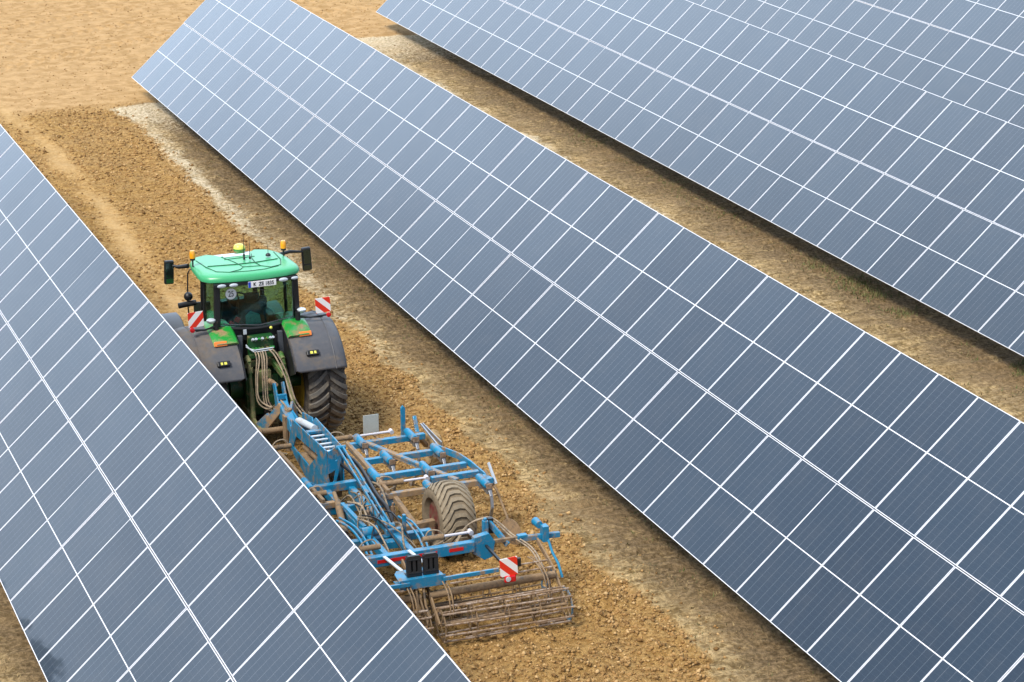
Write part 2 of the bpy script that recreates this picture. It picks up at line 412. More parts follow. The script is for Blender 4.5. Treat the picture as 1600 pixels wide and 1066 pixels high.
def flat_mat(name, c, rough=.9):
    m, nt, b = principled(name)
    tc = N(nt, 'ShaderNodeTexCoord').outputs['Object']
    nt.links.new(mix(nt, noise(nt, 13, 3, .6, tc), tuple(x*.7 for x in c), tuple(min(1, x*1.3) for x in c)), b.inputs['Base Color'])
    b.inputs['Roughness'].default_value = rough; b.inputs['Specular IOR Level'].default_value = .2
    return m
clodm = [flat_mat('clod_soil', (.32, .185, .068)), flat_mat('clod_soil_dark', (.19, .105, .036)), flat_mat('clod_soil_mid', (.37, .225, .088)), flat_mat('clod_soil_pale', (.50, .33, .15))]
clodm = [clodm[0], clodm[1], clodm[2], clodm[0], clodm[1], clodm[2], clodm[0], clodm[3]]
OCT_V = [(1,0,0),(-1,0,0),(0,1,0),(0,-1,0),(.2,.1,1),(-.1,.1,-1)]; OCT_F = [(0,2,4),(2,1,4),(1,3,4),(3,0,4),(2,0,5),(1,2,5),(3,1,5),(0,3,5)]
def clods(n, x0, x1, y0, y1, smin, smax, seed, pw=2.2, hm=.93):
    rng = np.random.default_rng(seed)
    x = rng.uniform(x0, x1, n); y = rng.uniform(y0, y1, n)
    mk = ground_masks(x, y)
    keep = rng.uniform(0, 1, n) < np.clip((1-mk[0]*.93)*(1-mk[3]*hm)*(1-np.clip(mk[4]*1.6, 0, .98))*(.25+1.3*fbm(x, y, 1.3, 2, 66)), 0, 1)
    x, y = x[keep], y[keep]; n = len(x)
    z = ground_height(x, y)
    s = smin + (smax-smin)*rng.uniform(0, 1, n)**pw*1.0
    S = np.stack([s*rng.uniform(.8, 1.4, n), s*rng.uniform(.8, 1.3, n), s*rng.uniform(.55, .9, n)], -1)
    return np.stack([x, y, z+s*.15], -1), S, rng.uniform(0, 6.3, n)
parts = [clods(120000, 8.6, 15.2, 27, 46, .005, .042, 11, 5), clods(45000, 8.6, 15.2, 46, 71, .007, .05, 12, 5), clods(42000, 5, 30, 69, 92, .006, .034, 15, 4, .45), clods(3000, 13.7, 14.9, 27, 70, .01, .055, 14, 2)]
P = np.concatenate([p[0] for p in parts]); S = np.concatenate([p[1] for p in parts]); Z = np.concatenate([p[2] for p in parts])
tag(scatter_mesh('soil_clods', OCT_V, OCT_F, P, S, Z, clodm, jitter=.4, seed=5), 'loose crumbly clods of brown soil on the tilled lane', 'soil', kind='stuff')

# straw, dry grass and green weeds on the untilled strips
blade_v = [(-.5, 0, 0), (.5, 0, 0), (.12, .25, 1)]; blade_f = [(0, 1, 2)]
def blades(n, fx, y0, y1, h0, h1, seed, w=.012, clump=None, lean=1.0):
    rng = np.random.default_rng(seed)
    y = rng.uniform(y0, y1, n); x = fx(rng, n)
    if clump is not None:
        k = fbm(x, y, clump, 2, seed) > rng.uniform(.42, .62, n); x, y = x[k], y[k]; n = len(x)
    z = ground_height(x, y)
    h = rng.uniform(h0, h1, n)
    return np.stack([x, y, z-.01], -1), np.stack([np.full(n, w)*rng.uniform(.6, 1.6, n), h*.9, h], -1), rng.uniform(0, 6.3, n), rng.uniform(0, lean, n)
def blade_obj(name, sets, mats, label, cat, seed):
    P, S, Z, T = [np.concatenate([s[i] for s in sets]) for i in range(4)]
    tag(scatter_mesh(name, blade_v, blade_f, P, S, Z, mats, tilt=-T, seed=seed), label, cat, kind='stuff')
dry = [flat_mat('dry_straw', (.34, .25, .12)), flat_mat('dry_stalk', (.15, .11, .055)), flat_mat('olive_stalk', (.13, .12, .05))]
gr = [flat_mat('weed_green', (.08, .11, .03)), flat_mat('weed_olive', (.14, .15, .055)), flat_mat('weed_brown', (.2, .16, .08))]
blade_obj('dry_grass', [
    blades(26000, lambda r, n: 14.6+2.1*r.uniform(0, 1, n)**.8, 27, 69.5, .02, .075, 3, .02, .5, 1.4),
    blades(16000, lambda r, n: 23.6+3.*r.uniform(0, 1, n)**.7, 34, 76.5, .02, .075, 4, .025, .5, 1.4),
    blades(3000, lambda r, n: r.uniform(3.0, 6., n), 28, 44, .02, .07, 6, .02, .6, 1.4)],
    dry, 'short dry brown grass and straw on the untilled strips', 'dry grass', 8)
blade_obj('weeds', [
    blades(7000, lambda r, n: r.normal(26.05, .3, n), 35, 48, .04, .16, 13, .02, .8, 1.2),
    blades(2500, lambda r, n: r.normal(26.0, .3, n), 50, 66, .03, .10, 15, .022, .9, 1.2),
    blades(2200, lambda r, n: r.normal(15.9, .25, n), 28, 52, .03, .09, 16, .02, .9, .9)],
    gr, 'green weeds growing under the low edges of the solar panels', 'weeds', 9)

# ------------------------------------------------------------------ solar tracker tables
def module_meshes():
    b = MB(); b.add([(.0, -MW/2, .0), (ML, -MW/2, 0), (ML, MW/2, 0), (0, MW/2, 0)], [(0, 1, 2, 3)])
    b.add([(.0, -MW/2, -.006), (ML, -MW/2, -.006), (ML, MW/2, -.006), (0, MW/2, -.006)], [(3, 2, 1, 0)])
    me = b.build('solar_module', 'cells')
    f = MB(); w = .0100; h = .035; z = .0025-h/2
    f.box((w/2, 0, z), (w, MW, h)); f.box((ML-w/2, 0, z), (w, MW, h))
    for s in (-1, 1): f.box((ML/2, s*(MW/2-w/2), z), (ML-2*w, w, h))
    fr = f.build('frame', 'alu')
    return me, fr
proto_mod, proto_frame = module_meshes()
first_module = True
labels = [
    ('long tilted row of blue-grey solar panels at the left edge, hiding part of the tractor', ),
    ('solar panel row through the middle of the picture, just right of the tractor', ),
    ('solar panel row with green weeds under its low edge, third from the left', ),
    ('farthest solar panel row in the top right corner, partly hidden by the row before it', )]
random.seed(21)
for ri, ((xl, yf, c0, c1), lab) in enumerate(zip(ROWS, labels)):
    xc = xl + math.cos(TILT)*2.3; zc = LOW + math.sin(TILT)*2.3
    ymid = yf - PITCH*(c0+c1+1)/2
    root = empty('solar_table', (xc, ymid, 0), lab[0], 'solar array', 'parallel tilted rows of solar panels')
    for k in range(c0, c1+1):
        for tier in (0, 1):
            if first_module: m, f = proto_mod, proto_frame; first_module = False
            else:
                m = proto_mod.copy(); f = proto_frame.copy(); col.objects.link(m); col.objects.link(f)
            d = tier*2.314
            m.parent = root
            m.location = (xl + d*math.cos(TILT) - xc, yf - (k+.5)*PITCH - ymid, LOW + d*math.sin(TILT))
            m.rotation_euler = (random.gauss(0, .0016), -TILT + random.gauss(0, .0024), 0)
            f.parent = m
    # structure underneath
    nrm = Vector((-math.sin(TILT), 0, math.cos(TILT)))
    c = Vector((0, 0, zc)) - nrm*.17
    L = PITCH*(c1-c0+1)/2
    MB().tube([(c.x, -L+.1, c.z), (c.x, L-.1, c.z)], .075, 8).build('torque_tube', 'galv', root)
    rail = None
    for k in range(c0, c1+2, 1):
        y = min(max(yf - k*PITCH - ymid, -L+.06), L-.06)
        if rail is None:
            sl = Vector((math.cos(TILT), 0, math.sin(TILT))); a = Vector((0, 0, zc)) - nrm*.068
            rail = MB().bar(a - sl*1.9, a + sl*1.9, .05, .05, up=nrm).build('mounting_rail', 'galv', root); r_ = rail
        else: r_ = rail.copy(); col.objects.link(r_); r_.parent = root
        r_.location = (0, y, 0)
    post = None; n = int(2*L/6.9)
    for i in range(n+1):
        y = -L + 1.7 + i*(2*L-3.4)/n
        if post is None:
            pm = MB(); pm.box((c.x, 0, (c.z-.08)/2-.15), (.16, .012, c.z+.2)); pm.box((c.x-.08, 0, (c.z-.08)/2-.15), (.012, .1, c.z+.2)); pm.box((c.x+.08, 0, (c.z-.08)/2-.15), (.012, .1, c.z+.2))
            pm.tube([(c.x, -.09, c.z), (c.x, .09, c.z)], .12, 12)
            post = pm.build('support_post', 'galv', root); p_ = post
        else: p_ = post.copy(); col.objects.link(p_); p_.parent = root
        p_.location = (0, y, 0)

# ------------------------------------------------------------------ tyres
def tyre(x, y, z, Rr, W, N_, lug_h, skew, lw, rimR, mat, rim_mat, parent, name='wheel', origin=(0, 0, 0), inner=0.0, flat=False):
    o = Vector(origin)
    wheel = MB()
    s = W/2; cr = .06*Rr+.02
    prof = [(-s*.72, rimR), (-s*.98, rimR+.06), (-s*1.0, Rr*.78), (-s*.94, Rr-.085), (-s*.78, Rr-.03), (-s*.4, Rr-.008), (0, Rr), (s*.4, Rr-.008), (s*.78, Rr-.03), (s*.94, Rr-.085), (s, Rr*.78), (s*.98, rimR+.06), (s*.72, rimR)]
    c = Vector((x, y, z))
    # rim (the wheel itself)
    rp = [(-s*.75, rimR-.01), (-s*.70, rimR-.05), (-s*.2, rimR-.07), (-s*.1, rimR*.55), (-s*.22, rimR*.3), (-s*.22, .02), (s*.22, .02), (s*.22, rimR*.3), (s*.1, rimR*.55), (s*.2, rimR-.07), (s*.70, rimR-.05), (s*.75, rimR-.01)]
    w = wheel.lathe(rp, c, 32, 0).build(name, rim_mat, parent, 35, origin=o)
    t = MB(); t.lathe(prof, c, 56, 0, closed=True)
    def pt(ax, ph, dr):
        u = abs(ax)/s
        r = Rr + dr - (.008*(u/.4) if u < .4 else .008+.022*(u-.4)/.38 if u < .78 else .03+.055*(u-.78)/.16)
        return c + Vector((ax, -r*math.cos(ph), r*math.sin(ph)))
    for i in range(N_):
        for sd in (-1, 1):
            ph0 = 2*PI*(i + (0 if sd < 0 else (.5 if not flat else 0)))/N_
            steps = [0.0, .33, .66, 1.0]
            P = []
            for k, q in enumerate(steps):
                if flat: ax = sd*(s*.93*q); sk = 0 if q < .3 else skew*(q-.3)/.7
                else: ax = sd*(.02 + (s*.97-.02)*q); sk = skew*(q**.85)
                hw = lw/2*(1+.25*q)
                for e in (-1, 1):
                    ph = ph0 - sk + e*hw/Rr
                    P.append(pt(ax, ph, -.02)); P.append(pt(ax, ph + (-e*.006/Rr), lug_h*(1-.15*q)))
            F = []
            for k in range(3):
                a = k*4; b = a+4
                F += [(a+1, a+3, b+3, b+1), (a, a+1, b+1, b), (a+3, a+2, b+2, b+3)]
            F += [(0, 2, 3, 1), (12, 13, 15, 14)]
            t.add(P, F, 1)
    t.build('tyre', [mat, {'rubber': 'lug', 'rubber_dusty': 'lug_dusty'}.get(mat, mat)], w, 30, origin=o)
    return w

# ------------------------------------------------------------------ tractor (local: y forward, rear axle at y=0)
TX, TY = 10.90, 41.30
tr = empty('tractor', (TX, TY, 0), 'green farm tractor with pale green roof pulling a blue cultivator between two solar rows', 'tractor')
def B(): return MB()
b = B(); b.box((0, .1, .95), (.62, 1.1, .75)); b.box((0, 1.4, .85), (.42, 2.2, .55)); b.box((0, 3.0, .85), (.5, 1.5, .35))
b.cyl((-1.0, 0, 1.02), (1.0, 0, 1.02), .13, n=16); b.cyl((-.55, 0, 1.02), (.55, 0, 1.02), .24, n=18); b.box((0, -.5, .8), (.42, .18, .35)); b.box((0, 2.85, .72), (1.5, .2, .2))
b.build('chassis', 'green_dark', tr, 35, .01)
# hood: lofted sections
b = B(); secs = [(1.55, .34, 1.15, 1.74), (2.3, .33, 1.1, 1.64), (3.2, .30, 1.0, 1.5), (3.75, .26, 1.0, 1.38), (3.9, .2, 1.0, 1.3)]
P = []
for y, w, z0, z1 in secs:
    for u in range(9):
        a = PI*u/8; P.append((w*math.copysign(abs(math.cos(a))**.45, math.cos(a)), y, z0 + (z1-z0)*(abs(math.sin(a))**.5)))
F = [(i*9+k, i*9+k+1, (i+1)*9+k+1, (i+1)*9+k) for i in range(4) for k in range(8)] + [(i*9+8, i*9, (i+1)*9, (i+1)*9+8) for i in range(4)] + [tuple(range(9)), tuple(36+k for k in range(8, -1, -1))]
b.add(P, F); hd = b.build('hood', 'green', tr, 35)
b = B(); b.box((0, 3.93, 1.35), (.36, .04, .32)); b.build('grille', 'black', hd, bevel=.01)
b = B(); b.cyl((.52, 1.75, 1.4), (.52, 1.75, 2.75), .05, n=14); b.cyl((.52, 1.75, 1.5), (.52, 1.75, 2.2), .08, n=14); b.build('exhaust', 'black', tr, 40)
# cab pillars and lower body
b = B()
zt = 3.10
Rl, Rr_, Fl, Fr = (-.70, -.10), (.77, -.10), (-.60, 1.55), (.62, 1.55)
def pil(b, p, q, w): b.bar((p[0], p[1], p[2]), (q[0], q[1], q[2]), w, w*.8)
pil(b, (-.73, -.14, 2.1), (-.70, -.16, zt), .11); pil(b, (.80, -.14, 2.1), (.77, -.16, zt), .11)
pil(b, (-.58, 1.55, 1.75), (-.56, 1.45, zt), .08); pil(b, (.60, 1.55, 1.75), (.58, 1.45, zt), .08)
pil(b, (-.78, .62, 1.6), (-.74, .60, zt), .06); pil(b, (.82, .62, 1.6), (.78, .60, zt), .06)
b.bar((-.70, -.16, 3.07), (.77, -.16, 3.07), .09, .09); b.bar((-.74, .6, 3.1), (-.70, -.16, 3.1), .07, .08); b.bar((.78, .6, 3.1), (.77, -.16, 3.1), .07, .08)
b.bar((-.56, 1.45, 3.1), (.58, 1.45, 3.1), .07, .08); b.bar((-.56, 1.45, 3.1), (-.74, .6, 3.1), .07, .08); b.bar((.58, 1.45, 3.1), (.78, .6, 3.1), .07, .08)
# curved sill under the rear window
pts = [(-.72 + 1.5*i/10, -.17 - .10*math.sin(PI*i/10), 2.27 - .07*math.sin(PI*i/10)) for i in range(11)]
b.tube(pts, .035, 8)
b.build('cab_frame', 'black', tr, 35, .012)
b = B(); b.prism([(-.72, -.12), (.79, -.12), (.80, .6), (.6, 1.5), (-.58, 1.5), (-.76, .6)], 'z', 1.45, 1.62)
b.box((0, -.16, 2.10), (1.5, .12, .26)); b.box((-.52, -.2, 1.85), (.5, .16, .35)); b.box((.58, -.2, 1.85), (.5, .16, .35)); b.box((0, -.05, 1.75), (.6, .12, .6))
b.build('cab_floor', 'black', tr, 0, .015)
# rear hydraulic cavity posts with rubber boots
for x in (-.36, .40):
    b = B(); b.bar((x, -.34, 2.12), (x+(.02 if x > 0 else -.02), -.36, 1.55), .09, .09); b.build('rear_bracket', 'grey', tr, 0, .01)
# glass
def quad(name, P, mat='glass', parent=tr):
    b = B(); n = (Vector(P[1])-Vector(P[0])).cross(Vector(P[2])-Vector(P[0])).normalized()*.004
    Q = [Vector(p)+n for p in P] + [Vector(p)-n for p in P]
    k = len(P); b.add(Q, [tuple(range(k)), tuple(range(2*k-1, k-1, -1))] + [(i, (i+1) % k, (i+1) % k+k, i+k) for i in range(k)])
    return b.build(name, mat, parent)
rw = quad('rear_window', [(-.66, -.19, 3.04), (.73, -.19, 3.04), (.755, -.19, 2.31), (.4, -.24, 2.245), (.04, -.26, 2.22), (-.33, -.24, 2.245), (-.68, -.19, 2.31)])
quad('side_window', [(-.72, -.08, 3.05), (-.75, .56, 3.05), (-.79, .58, 1.8), (-.76, -.05, 2.2)])
quad('side_window', [(.79, -.08, 3.05), (.80, .56, 3.05), (.84, .58, 1.8), (.83, -.05, 2.2)])
quad('door_window', [(-.75, .66, 3.05), (-.58, 1.40, 3.05), (-.60, 1.5, 1.75), (-.79, .66, 1.7)])
quad('door_window', [(.80, .66, 3.05), (.60, 1.40, 3.05), (.62, 1.5, 1.75), (.84, .66, 1.7)])
quad('windscreen', [(-.52, 1.5, 3.05), (.54, 1.5, 3.05), (.56, 1.6, 1.75), (-.54, 1.6, 1.75)])
# window frame line and wiper
b = B(); b.tube([(-.62, -.215, 2.36), (-.6, -.215, 2.33), (.04, -.275, 2.255), (.70, -.215, 2.33), (.72, -.205, 3.0)], .008, 6)
b.tube([(-.05, -.215, 3.02), (.10, -.235, 2.92), (.2, -.24, 2.9)], .008, 6); b.build('window_trim', 'grey', rw)
# interior
st = B(); st.box((0, .35, 1.98), (.52, .5, .16)); st.box((0, .12, 2.32), (.50, .14, .62), rot=(R(8), 0, 0)); st.box((0, .08, 2.70), (.28, .1, .18)); st.box((0, .35, 1.75), (.4, .4, .3))
seat = st.build('seat', 'seat', tr, 40, .04)
b = B(); b.prism([(-.14, 2.02), (.13, 2.02), (.15, 2.20), (.12, 2.38), (-.05, 2.46), (-.15, 2.38)], 'y', -.02, .03); b.build('seat_cover', 'teal', seat, bevel=.012)
b = B(); b.box((.42, .5, 2.12), (.16, .62, .3)); b.box((.40, .8, 2.35), (.14, .1, .22), rot=(R(-20), 0, 0)); b.box((-.42, .4, 2.05), (.12, .5, .2)); b.box((0, 1.35, 2.05), (.5, .2, .5)); b.build('console', 'black', tr, 0, .02)
b = B(); b.box((-.30, .02, 2.32), (.09, .06, .10), rot=(0, R(30), 0)); b.box((-.4, .05, 2.26), (.08, .05, .06), rot=(0, R(30), 0)); b.build('red_handle', 'redlens', tr, 0, .01)
b = B(); b.lathe([(-.015+.015*math.cos(a), .2+.017*math.sin(a)) for a in [2*PI*i/8 for i in range(8)]], (0, 0, 0), 24, 0, 'z', True); b.bar((-.19, 0, 0), (.19, 0, 0), .03, .015); b.bar((0, 0, 0), (0, .19, 0), .03, .015); b.cyl((0, 0, -.3), (0, 0, 0), .03)
o = b.build('steering_wheel', 'black', tr, 40); o.location = (0, 1.0, 2.36); o.rotation_euler = (R(35), 0, 0)
# dark headliner inside the roof, pale parcel on the rear shelf
b = B(); b.box((.0, .65, 3.09), (1.2, 1.4, .05)); b.build('headliner', 'black', tr)
# roof
def roof_outline(s=1., d=0.):
    pts = [(-.99, .05), (-.97, -.12), (-.86, -.27), (-.6, -.34), (-.2, -.385), (.2, -.385), (.58, -.34), (.80, -.27), (.88, -.12), (.89, .05), (.87, .6), (.82, 1.05), (.72, 1.32), (.48, 1.44), (.36, 1.30), (.32, 1.16), (-.36, 1.16), (-.42, 1.30), (-.54, 1.44), (-.78, 1.32), (-.90, 1.05), (-.96, .6)]
    cx, cy = -.05, .5
    return [((x-cx)*s+cx, (y-cy)*s+cy) for x, y in pts]
b = B(); ls = [(.965, 3.14), (1.0, 3.165), (1.0, 3.205), (.98, 3.25), (.93, 3.275), (.84, 3.285)]
P = []; n = 22
for s, z in ls:
    for x, y in roof_outline(s): P.append((x, y, z - .055*max(0, (y-.3))/1.1 + (0.02 if s < .9 else 0)*0))
F = [(i*n+k, i*n+(k+1) % n, (i+1)*n+(k+1) % n, (i+1)*n+k) for i in range(len(ls)-1) for k in range(n)]
b.add(P, F)
flat = [Vector((x, y, 0)) for x, y in roof_outline(.84)]
b.add([P[-n+i] for i in range(n)], [tuple(q) for q in tessellate_polygon([flat])])
b.add([P[i] for i in range(n)], [tuple(q) for q in tessellate_polygon([flat])])
rf = b.build('roof', 'roof', tr, 50)
# moulded seams on the roof
b = B()
def zr(y): return 3.288 - .055*max(0, (y-.3))/1.1
for path in ([(-.80, .95), (-.76, .35), (-.66, -.02), (-.45, -.14), (-.22, -.05), (-.12, .10), (-.18, .5), (-.30, 1.0)],
             [(.70, .95), (.66, .35), (.56, -.02), (.35, -.10), (.2, .05), (.16, .3), (.2, .7), (.28, 1.0)],
             [(-.72, .40), (-.2, .32), (.2, .32), (.62, .40)], [(-.12, .10), (.2, .05)], [(-.45, -.14), (-.1, -.2), (.2, -.19), (.5, -.08)], [(-.3, .78), (.28, .78)]):
    b.tube([(x, y, zr(y)) for x, y in path], .0085, 6)
b.build('roof_seam', 'groove', rf)
b = B(); b.box((-.02, 1.20, 3.19), (.74, .22, .05)); b.box((-.02, 1.0, 3.26), (.5, .14, .012)); b.build('roof_hatch', 'light_steel', rf, 0, .01)
b = B(); b.box((-.03, -.33, 3.11), (1.55, .06, .07)); b.build('light_bar', 'black', tr, 0, .01)
for x, wd in ((-.66, .17), (-.44, .16), (.50, .17), (.72, .14)):
    b = B(); b.lathe([(0, .001), (0, wd/2), (-.02, wd/2), (-.03, wd/2-.02)], (0, 0, 0), 16, 0, 'y')
    o = b.build('work_light', 'light_steel', tr, 40); o.location = (x, -.37 if abs(x) < .6 else -.34, 3.105); o.scale = (1, 1, .42)
# number plate
def text_mesh(txt, size, name, mat, parent, loc, rot=(PI/2, 0, 0), sx=1, bold=.0):
    cu = bpy.data.curves.new(name, 'FONT'); cu.body = txt; cu.size = size; cu.align_x = 'CENTER'; cu.align_y = 'CENTER'; cu.extrude = .0015; cu.offset = bold
    tmp = bpy.data.objects.new('tmp', cu); col.objects.link(tmp)
    dg = bpy.context.evaluated_depsgraph_get(); me = bpy.data.meshes.new_from_object(tmp.evaluated_get(dg)); bpy.data.objects.remove(tmp)
    me.materials.clear(); me.materials.append(M[mat])
    o = bpy.data.objects.new(name, me); col.objects.link(o); o.parent = parent; o.location = loc; o.rotation_euler = rot; o.scale = (sx, 1, 1)
    return o
b = B(); b.box((.09, -.40, 3.085), (.53, .012, .115)); pl = b.build('number_plate', 'white', tr, 0, .004)
b = B(); b.box((-.152, -.4085, 3.085), (.045, .006, .108)); b.build('plate_band', 'plateblue', pl)
text_mesh('K  ZE 1835', .098, 'plate_lettering', 'text', pl, (.115, -.4085, 3.083), sx=.86, bold=.0018)
b = B(); b.lathe([(0, .016), (.003, .016)], (-.062, -.409, 3.083), 14, 0, 'y'); b.lathe([(0, .012), (.003, .012)], (-.062, -.409, 3.10), 12, 0, 'y'); b.build('plate_seal', 'steel', pl)
b = B(); b.lathe([(0, .001), (0, .108), (-.003, .108), (-.003, .001)], (-.46, -.224, 2.90), 28, 0, 'y'); sk = b.build('speed_sticker', 'white', rw)
b = B(); b.lathe([(-.001, .1035), (-.001, .107), (-.0045, .107), (-.0045, .1035)], (-.46, -.224, 2.90), 28, 0, 'y', True); b.build('sticker_rim', 'text', sk)
text_mesh('25', .155, 'sticker_number', 'text', sk, (-.46, -.2295, 2.895), sx=.72, bold=.001)
# aerials, globe, beacons
b = B(); b.lathe([(-.08, .1), (-.02, .115), (.0, .115)], (.13, 1.3, 3.30), 20, 0, 'z'); g = b.build('receiver_base', 'green', tr, 40)
b = B(); b.lathe([(0, .112), (.04, .105), (.07, .08), (.085, .04), (.09, .001)], (.13, 1.3, 3.302), 20, 0, 'z'); b.build('receiver_globe', 'globe', g, 60)
for x, y in ((.02, .55), (.13, .55), (.07, .75)):
    b = B(); b.cyl((x, y, 3.29), (x, y, 3.34), .02); b.cyl((x, y, 3.34), (x, y, 3.70), .007, .004, 6); b.build('aerial', 'black', rf, 40)
b = B(); b.lathe([(0, .05), (.02, .05), (.045, .03), (.05, .001)], (.50, .62, 3.295), 14, 0, 'z'); b.cyl((.50, .62, 3.33), (.50, .62, 3.5), .005, n=6); b.build('aerial', 'black', rf, 50)
for x in (-.94, .80):
    b = B(); b.tube([(x*.93, .6, 3.2), (x, .62, 3.25), (x, .62, 3.38)], .016, 8); b.cyl((x, .62, 3.37), (x, .62, 3.41), .05); bc = b.build('beacon_stalk', 'black', tr, 40)
    b = B(); b.lathe([(0, .055), (.10, .055), (.14, .04), (.152, .001)], (x, .62, 3.41), 18, 0, 'z'); b.build('beacon', 'amber', bc, 40)
# mirrors
for sx, mx, mz in ((-1, -1.17, 2.89), (1, 1.53, 2.85)):
    b = B(); x0 = -.86 if sx < 0 else .80
    b.tube([(x0, 1.35, 3.05), ((x0+mx)/2, 1.52, 3.06 if sx > 0 else 3.0), (mx-sx*.05, 1.60, 3.0 if sx > 0 else 3.03)], [.045, .035, .018], 8); a = b.build('mirror_arm', 'black', tr, 50)
    b = B(); b.box((mx, 1.62, mz), (.18, .09, .46), rot=(0, R(-3)*sx, 0)); h = b.build('mirror', 'black', a, 0, .025)
    b = B(); b.box((mx, 1.572, mz+.05), (.14, .006, .28), rot=(0, R(-3)*sx, 0)); b.box((mx, 1.572, mz-.16), (.14, .006, .09)); b.build('mirror_glass', 'mirror', h)
# left handrail with lamps (camera side)
b = B(); b.tube([(-.62, 1.5, 2.93), (-.80, 1.5, 2.93), (-.84, 1.5, 2.86), (-.87, 1.5, 2.3), (-.86, 1.45, 1.9)], .014, 8); hr = b.build('handrail', 'black', tr, 50)
b = B(); b.sphere((-.86, 1.46, 2.42), .085, 10); b.build('lamp_housing', 'black', hr, 60)
b = B(); b.cyl((-1.06, 1.45, 2.26), (-.72, 1.45, 2.29), .055, n=12); b.build('lamp_housing', 'black', hr, 40)
# fenders
def fender(sx):
    b = B(); P = []; prof = [(.47, -.02), (.50, .02), (1.30, .03), (1.41, .005), (1.47, -.06), (1.49, -.15)]
    angs = [R(a) for a in (24, 26, 32, 40, 50, 60, 70, 80, 92, 105, 120, 135, 146)]
    for j, a in enumerate(angs):
        for i, (x, dr) in enumerate(prof):
            r = 1.20 + dr
            xx = x + (.08 if (i < 2 and j == 0) else 0)
            P.append((sx*xx, -r*math.cos(a), 1.02 + r*math.sin(a)))
    n = len(prof)
    F = [(j*n+i, j*n+i+1, (j+1)*n+i+1, (j+1)*n+i) for j in range(len(angs)-1) for i in range(n-1)]
    b.add(P, F); f = b.build('rear_fender', 'fender', tr, 45)
    md = f.modifiers.new('solid', 'SOLIDIFY'); md.thickness = .02; md.offset = -1
    # inner wall towards the cab
    b = B(); pl_ = [(-1.18*math.cos(a), 1.02+1.18*math.sin(a)) for a in angs] + [(.9, 1.3), (-.2, 1.35), (-.75, 1.35)]
    b.prism(pl_, 'x', sx*.47, sx*.455); b.build('fender_liner', 'black', f)
    # rib moulded across the outside
    b = B(); b.tube([(sx*1.24, -1.232*math.cos(a), 1.02+1.232*math.sin(a)) for a in angs], .012, 6); b.build('fender_rib', 'fender', f, 60)
    # green cap beside the cab
    b = B(); P = []; ca = [R(a) for a in (58, 62, 70, 80, 92, 104)]
    for a in ca:
        for x, dr in ((.46, .03), (.50, .075), (.86, .075), (.93, .03)):
            r = 1.205 + dr; P.append((sx*x, -r*math.cos(a), 1.02 + r*math.sin(a)))
    b.add(P, [(j*4+i, j*4+i+1, (j+1)*4+i+1, (j+1)*4+i) for j in range(5) for i in range(3)] + [(0, 1, 2, 3)])
    b.build('fender_cap', 'green', f, 40)
    a = R(59.5); r = 1.255
    b = B(); b.box((sx*.80, -r*math.cos(a), 1.02+r*math.sin(a)), (.24, .05, .09), rot=(R(-25), 0, 0)); b.build('indicator_lamp', 'orange', f, 0, .012)
    a = R(40); r = 1.235
    b = B(); b.box((sx*.84, -r*math.cos(a), 1.02+r*math.sin(a)), (.24, .09, .10), rot=(R(-40), 0, 0)); lh = b.build('work_lamp', 'black', f, 0, .015)
    b = B(); b.box((sx*.81, -(r+.045)*math.cos(a), 1.015+(r+.045)*math.sin(a)), (.05, .02, .05), rot=(R(-40), 0, 0)); b.box((sx*.88, -(r+.045)*math.cos(a), 1.015+(r+.045)*math.sin(a)), (.04, .02, .05), rot=(R(-40), 0, 0)); b.build('lamp_lens', 'globe', lh)
for sx in (-1, 1):
    fender(sx)
    tyre(sx*1.12, 0, 1.0, 1.0, .75, 30, .055, .26, .085, .56, 'rubber', 'yellow', tr)
    tyre(sx*1.02, 2.85, .74, .74, .58, 18, .038, .34, .065, .40, 'rubber', 'yellow', tr, 'front_wheel')
    b = B(); P = []; angs = [R(a) for a in range(25, 160, 15)]
    for a in angs:
        for x, dr in ((-.29, -.04), (-.26, 0), (.26, 0), (.29, -.04)): P.append((sx*1.02+x, 2.85 - (.88+dr)*math.cos(a), .78 + (.88+dr)*math.sin(a)))
    b.add(P, [(j*4+i, j*4+i+1, (j+1)*4+i+1, (j+1)*4+i) for j in range(len(angs)-1) for i in range(3)])
    f = b.build('front_fender', 'grey', tr, 40); md = f.modifiers.new('solid', 'SOLIDIFY'); md.thickness = .015
    # warning board on its arm, worklight head beside the cab
    bx, bz = (-1.17, 2.535) if sx < 0 else (1.24, 2.52)
    b = B(); b.tube([(sx*.80, -.28, 2.34), (sx*1.0, -.32, 2.30), (bx+sx*.1, -.34, bz-.20)], .018, 8); b.tube([(sx*.80, -.26, 2.30), (bx, -.32, bz-.24)], .012, 8); b.cyl((sx*.78, -.26, 2.2), (sx*.78, -.26, 2.42), .05); arm = b.build('board_arm', 'black', tr, 40)
    b = B(); b.box((0, 0, 0), (.285, .012, .285)); o = b.build('warning_board', 'stripeA' if sx < 0 else 'stripeB', arm); o.location = (bx, -.36, bz); o.rotation_euler = (0, R(-3), 0)
    b = B(); b.lathe([(0, .001), (0, .045), (-.03, .045), (-.04, .001)], (bx + (-.08 if sx < 0 else .10), -.37, bz-.19), 14, 0, 'y'); b.build('reflector', 'redlens', arm, 40)
    b = B(); b.lathe([(-.05, .03), (-.02, .075), (.02, .085), (.04, .06), (.05, .001)], (sx*.86, -.24, 2.43), 16, 0, 'z'); b.build('lamp_head', 'light_steel', arm, 60)
    # steps / tank on each side
    b = B(); b.box((sx*.72, 1.35, .85), (.5, .9, .55)); b.build('fuel_tank', 'black', tr, 0, .05)
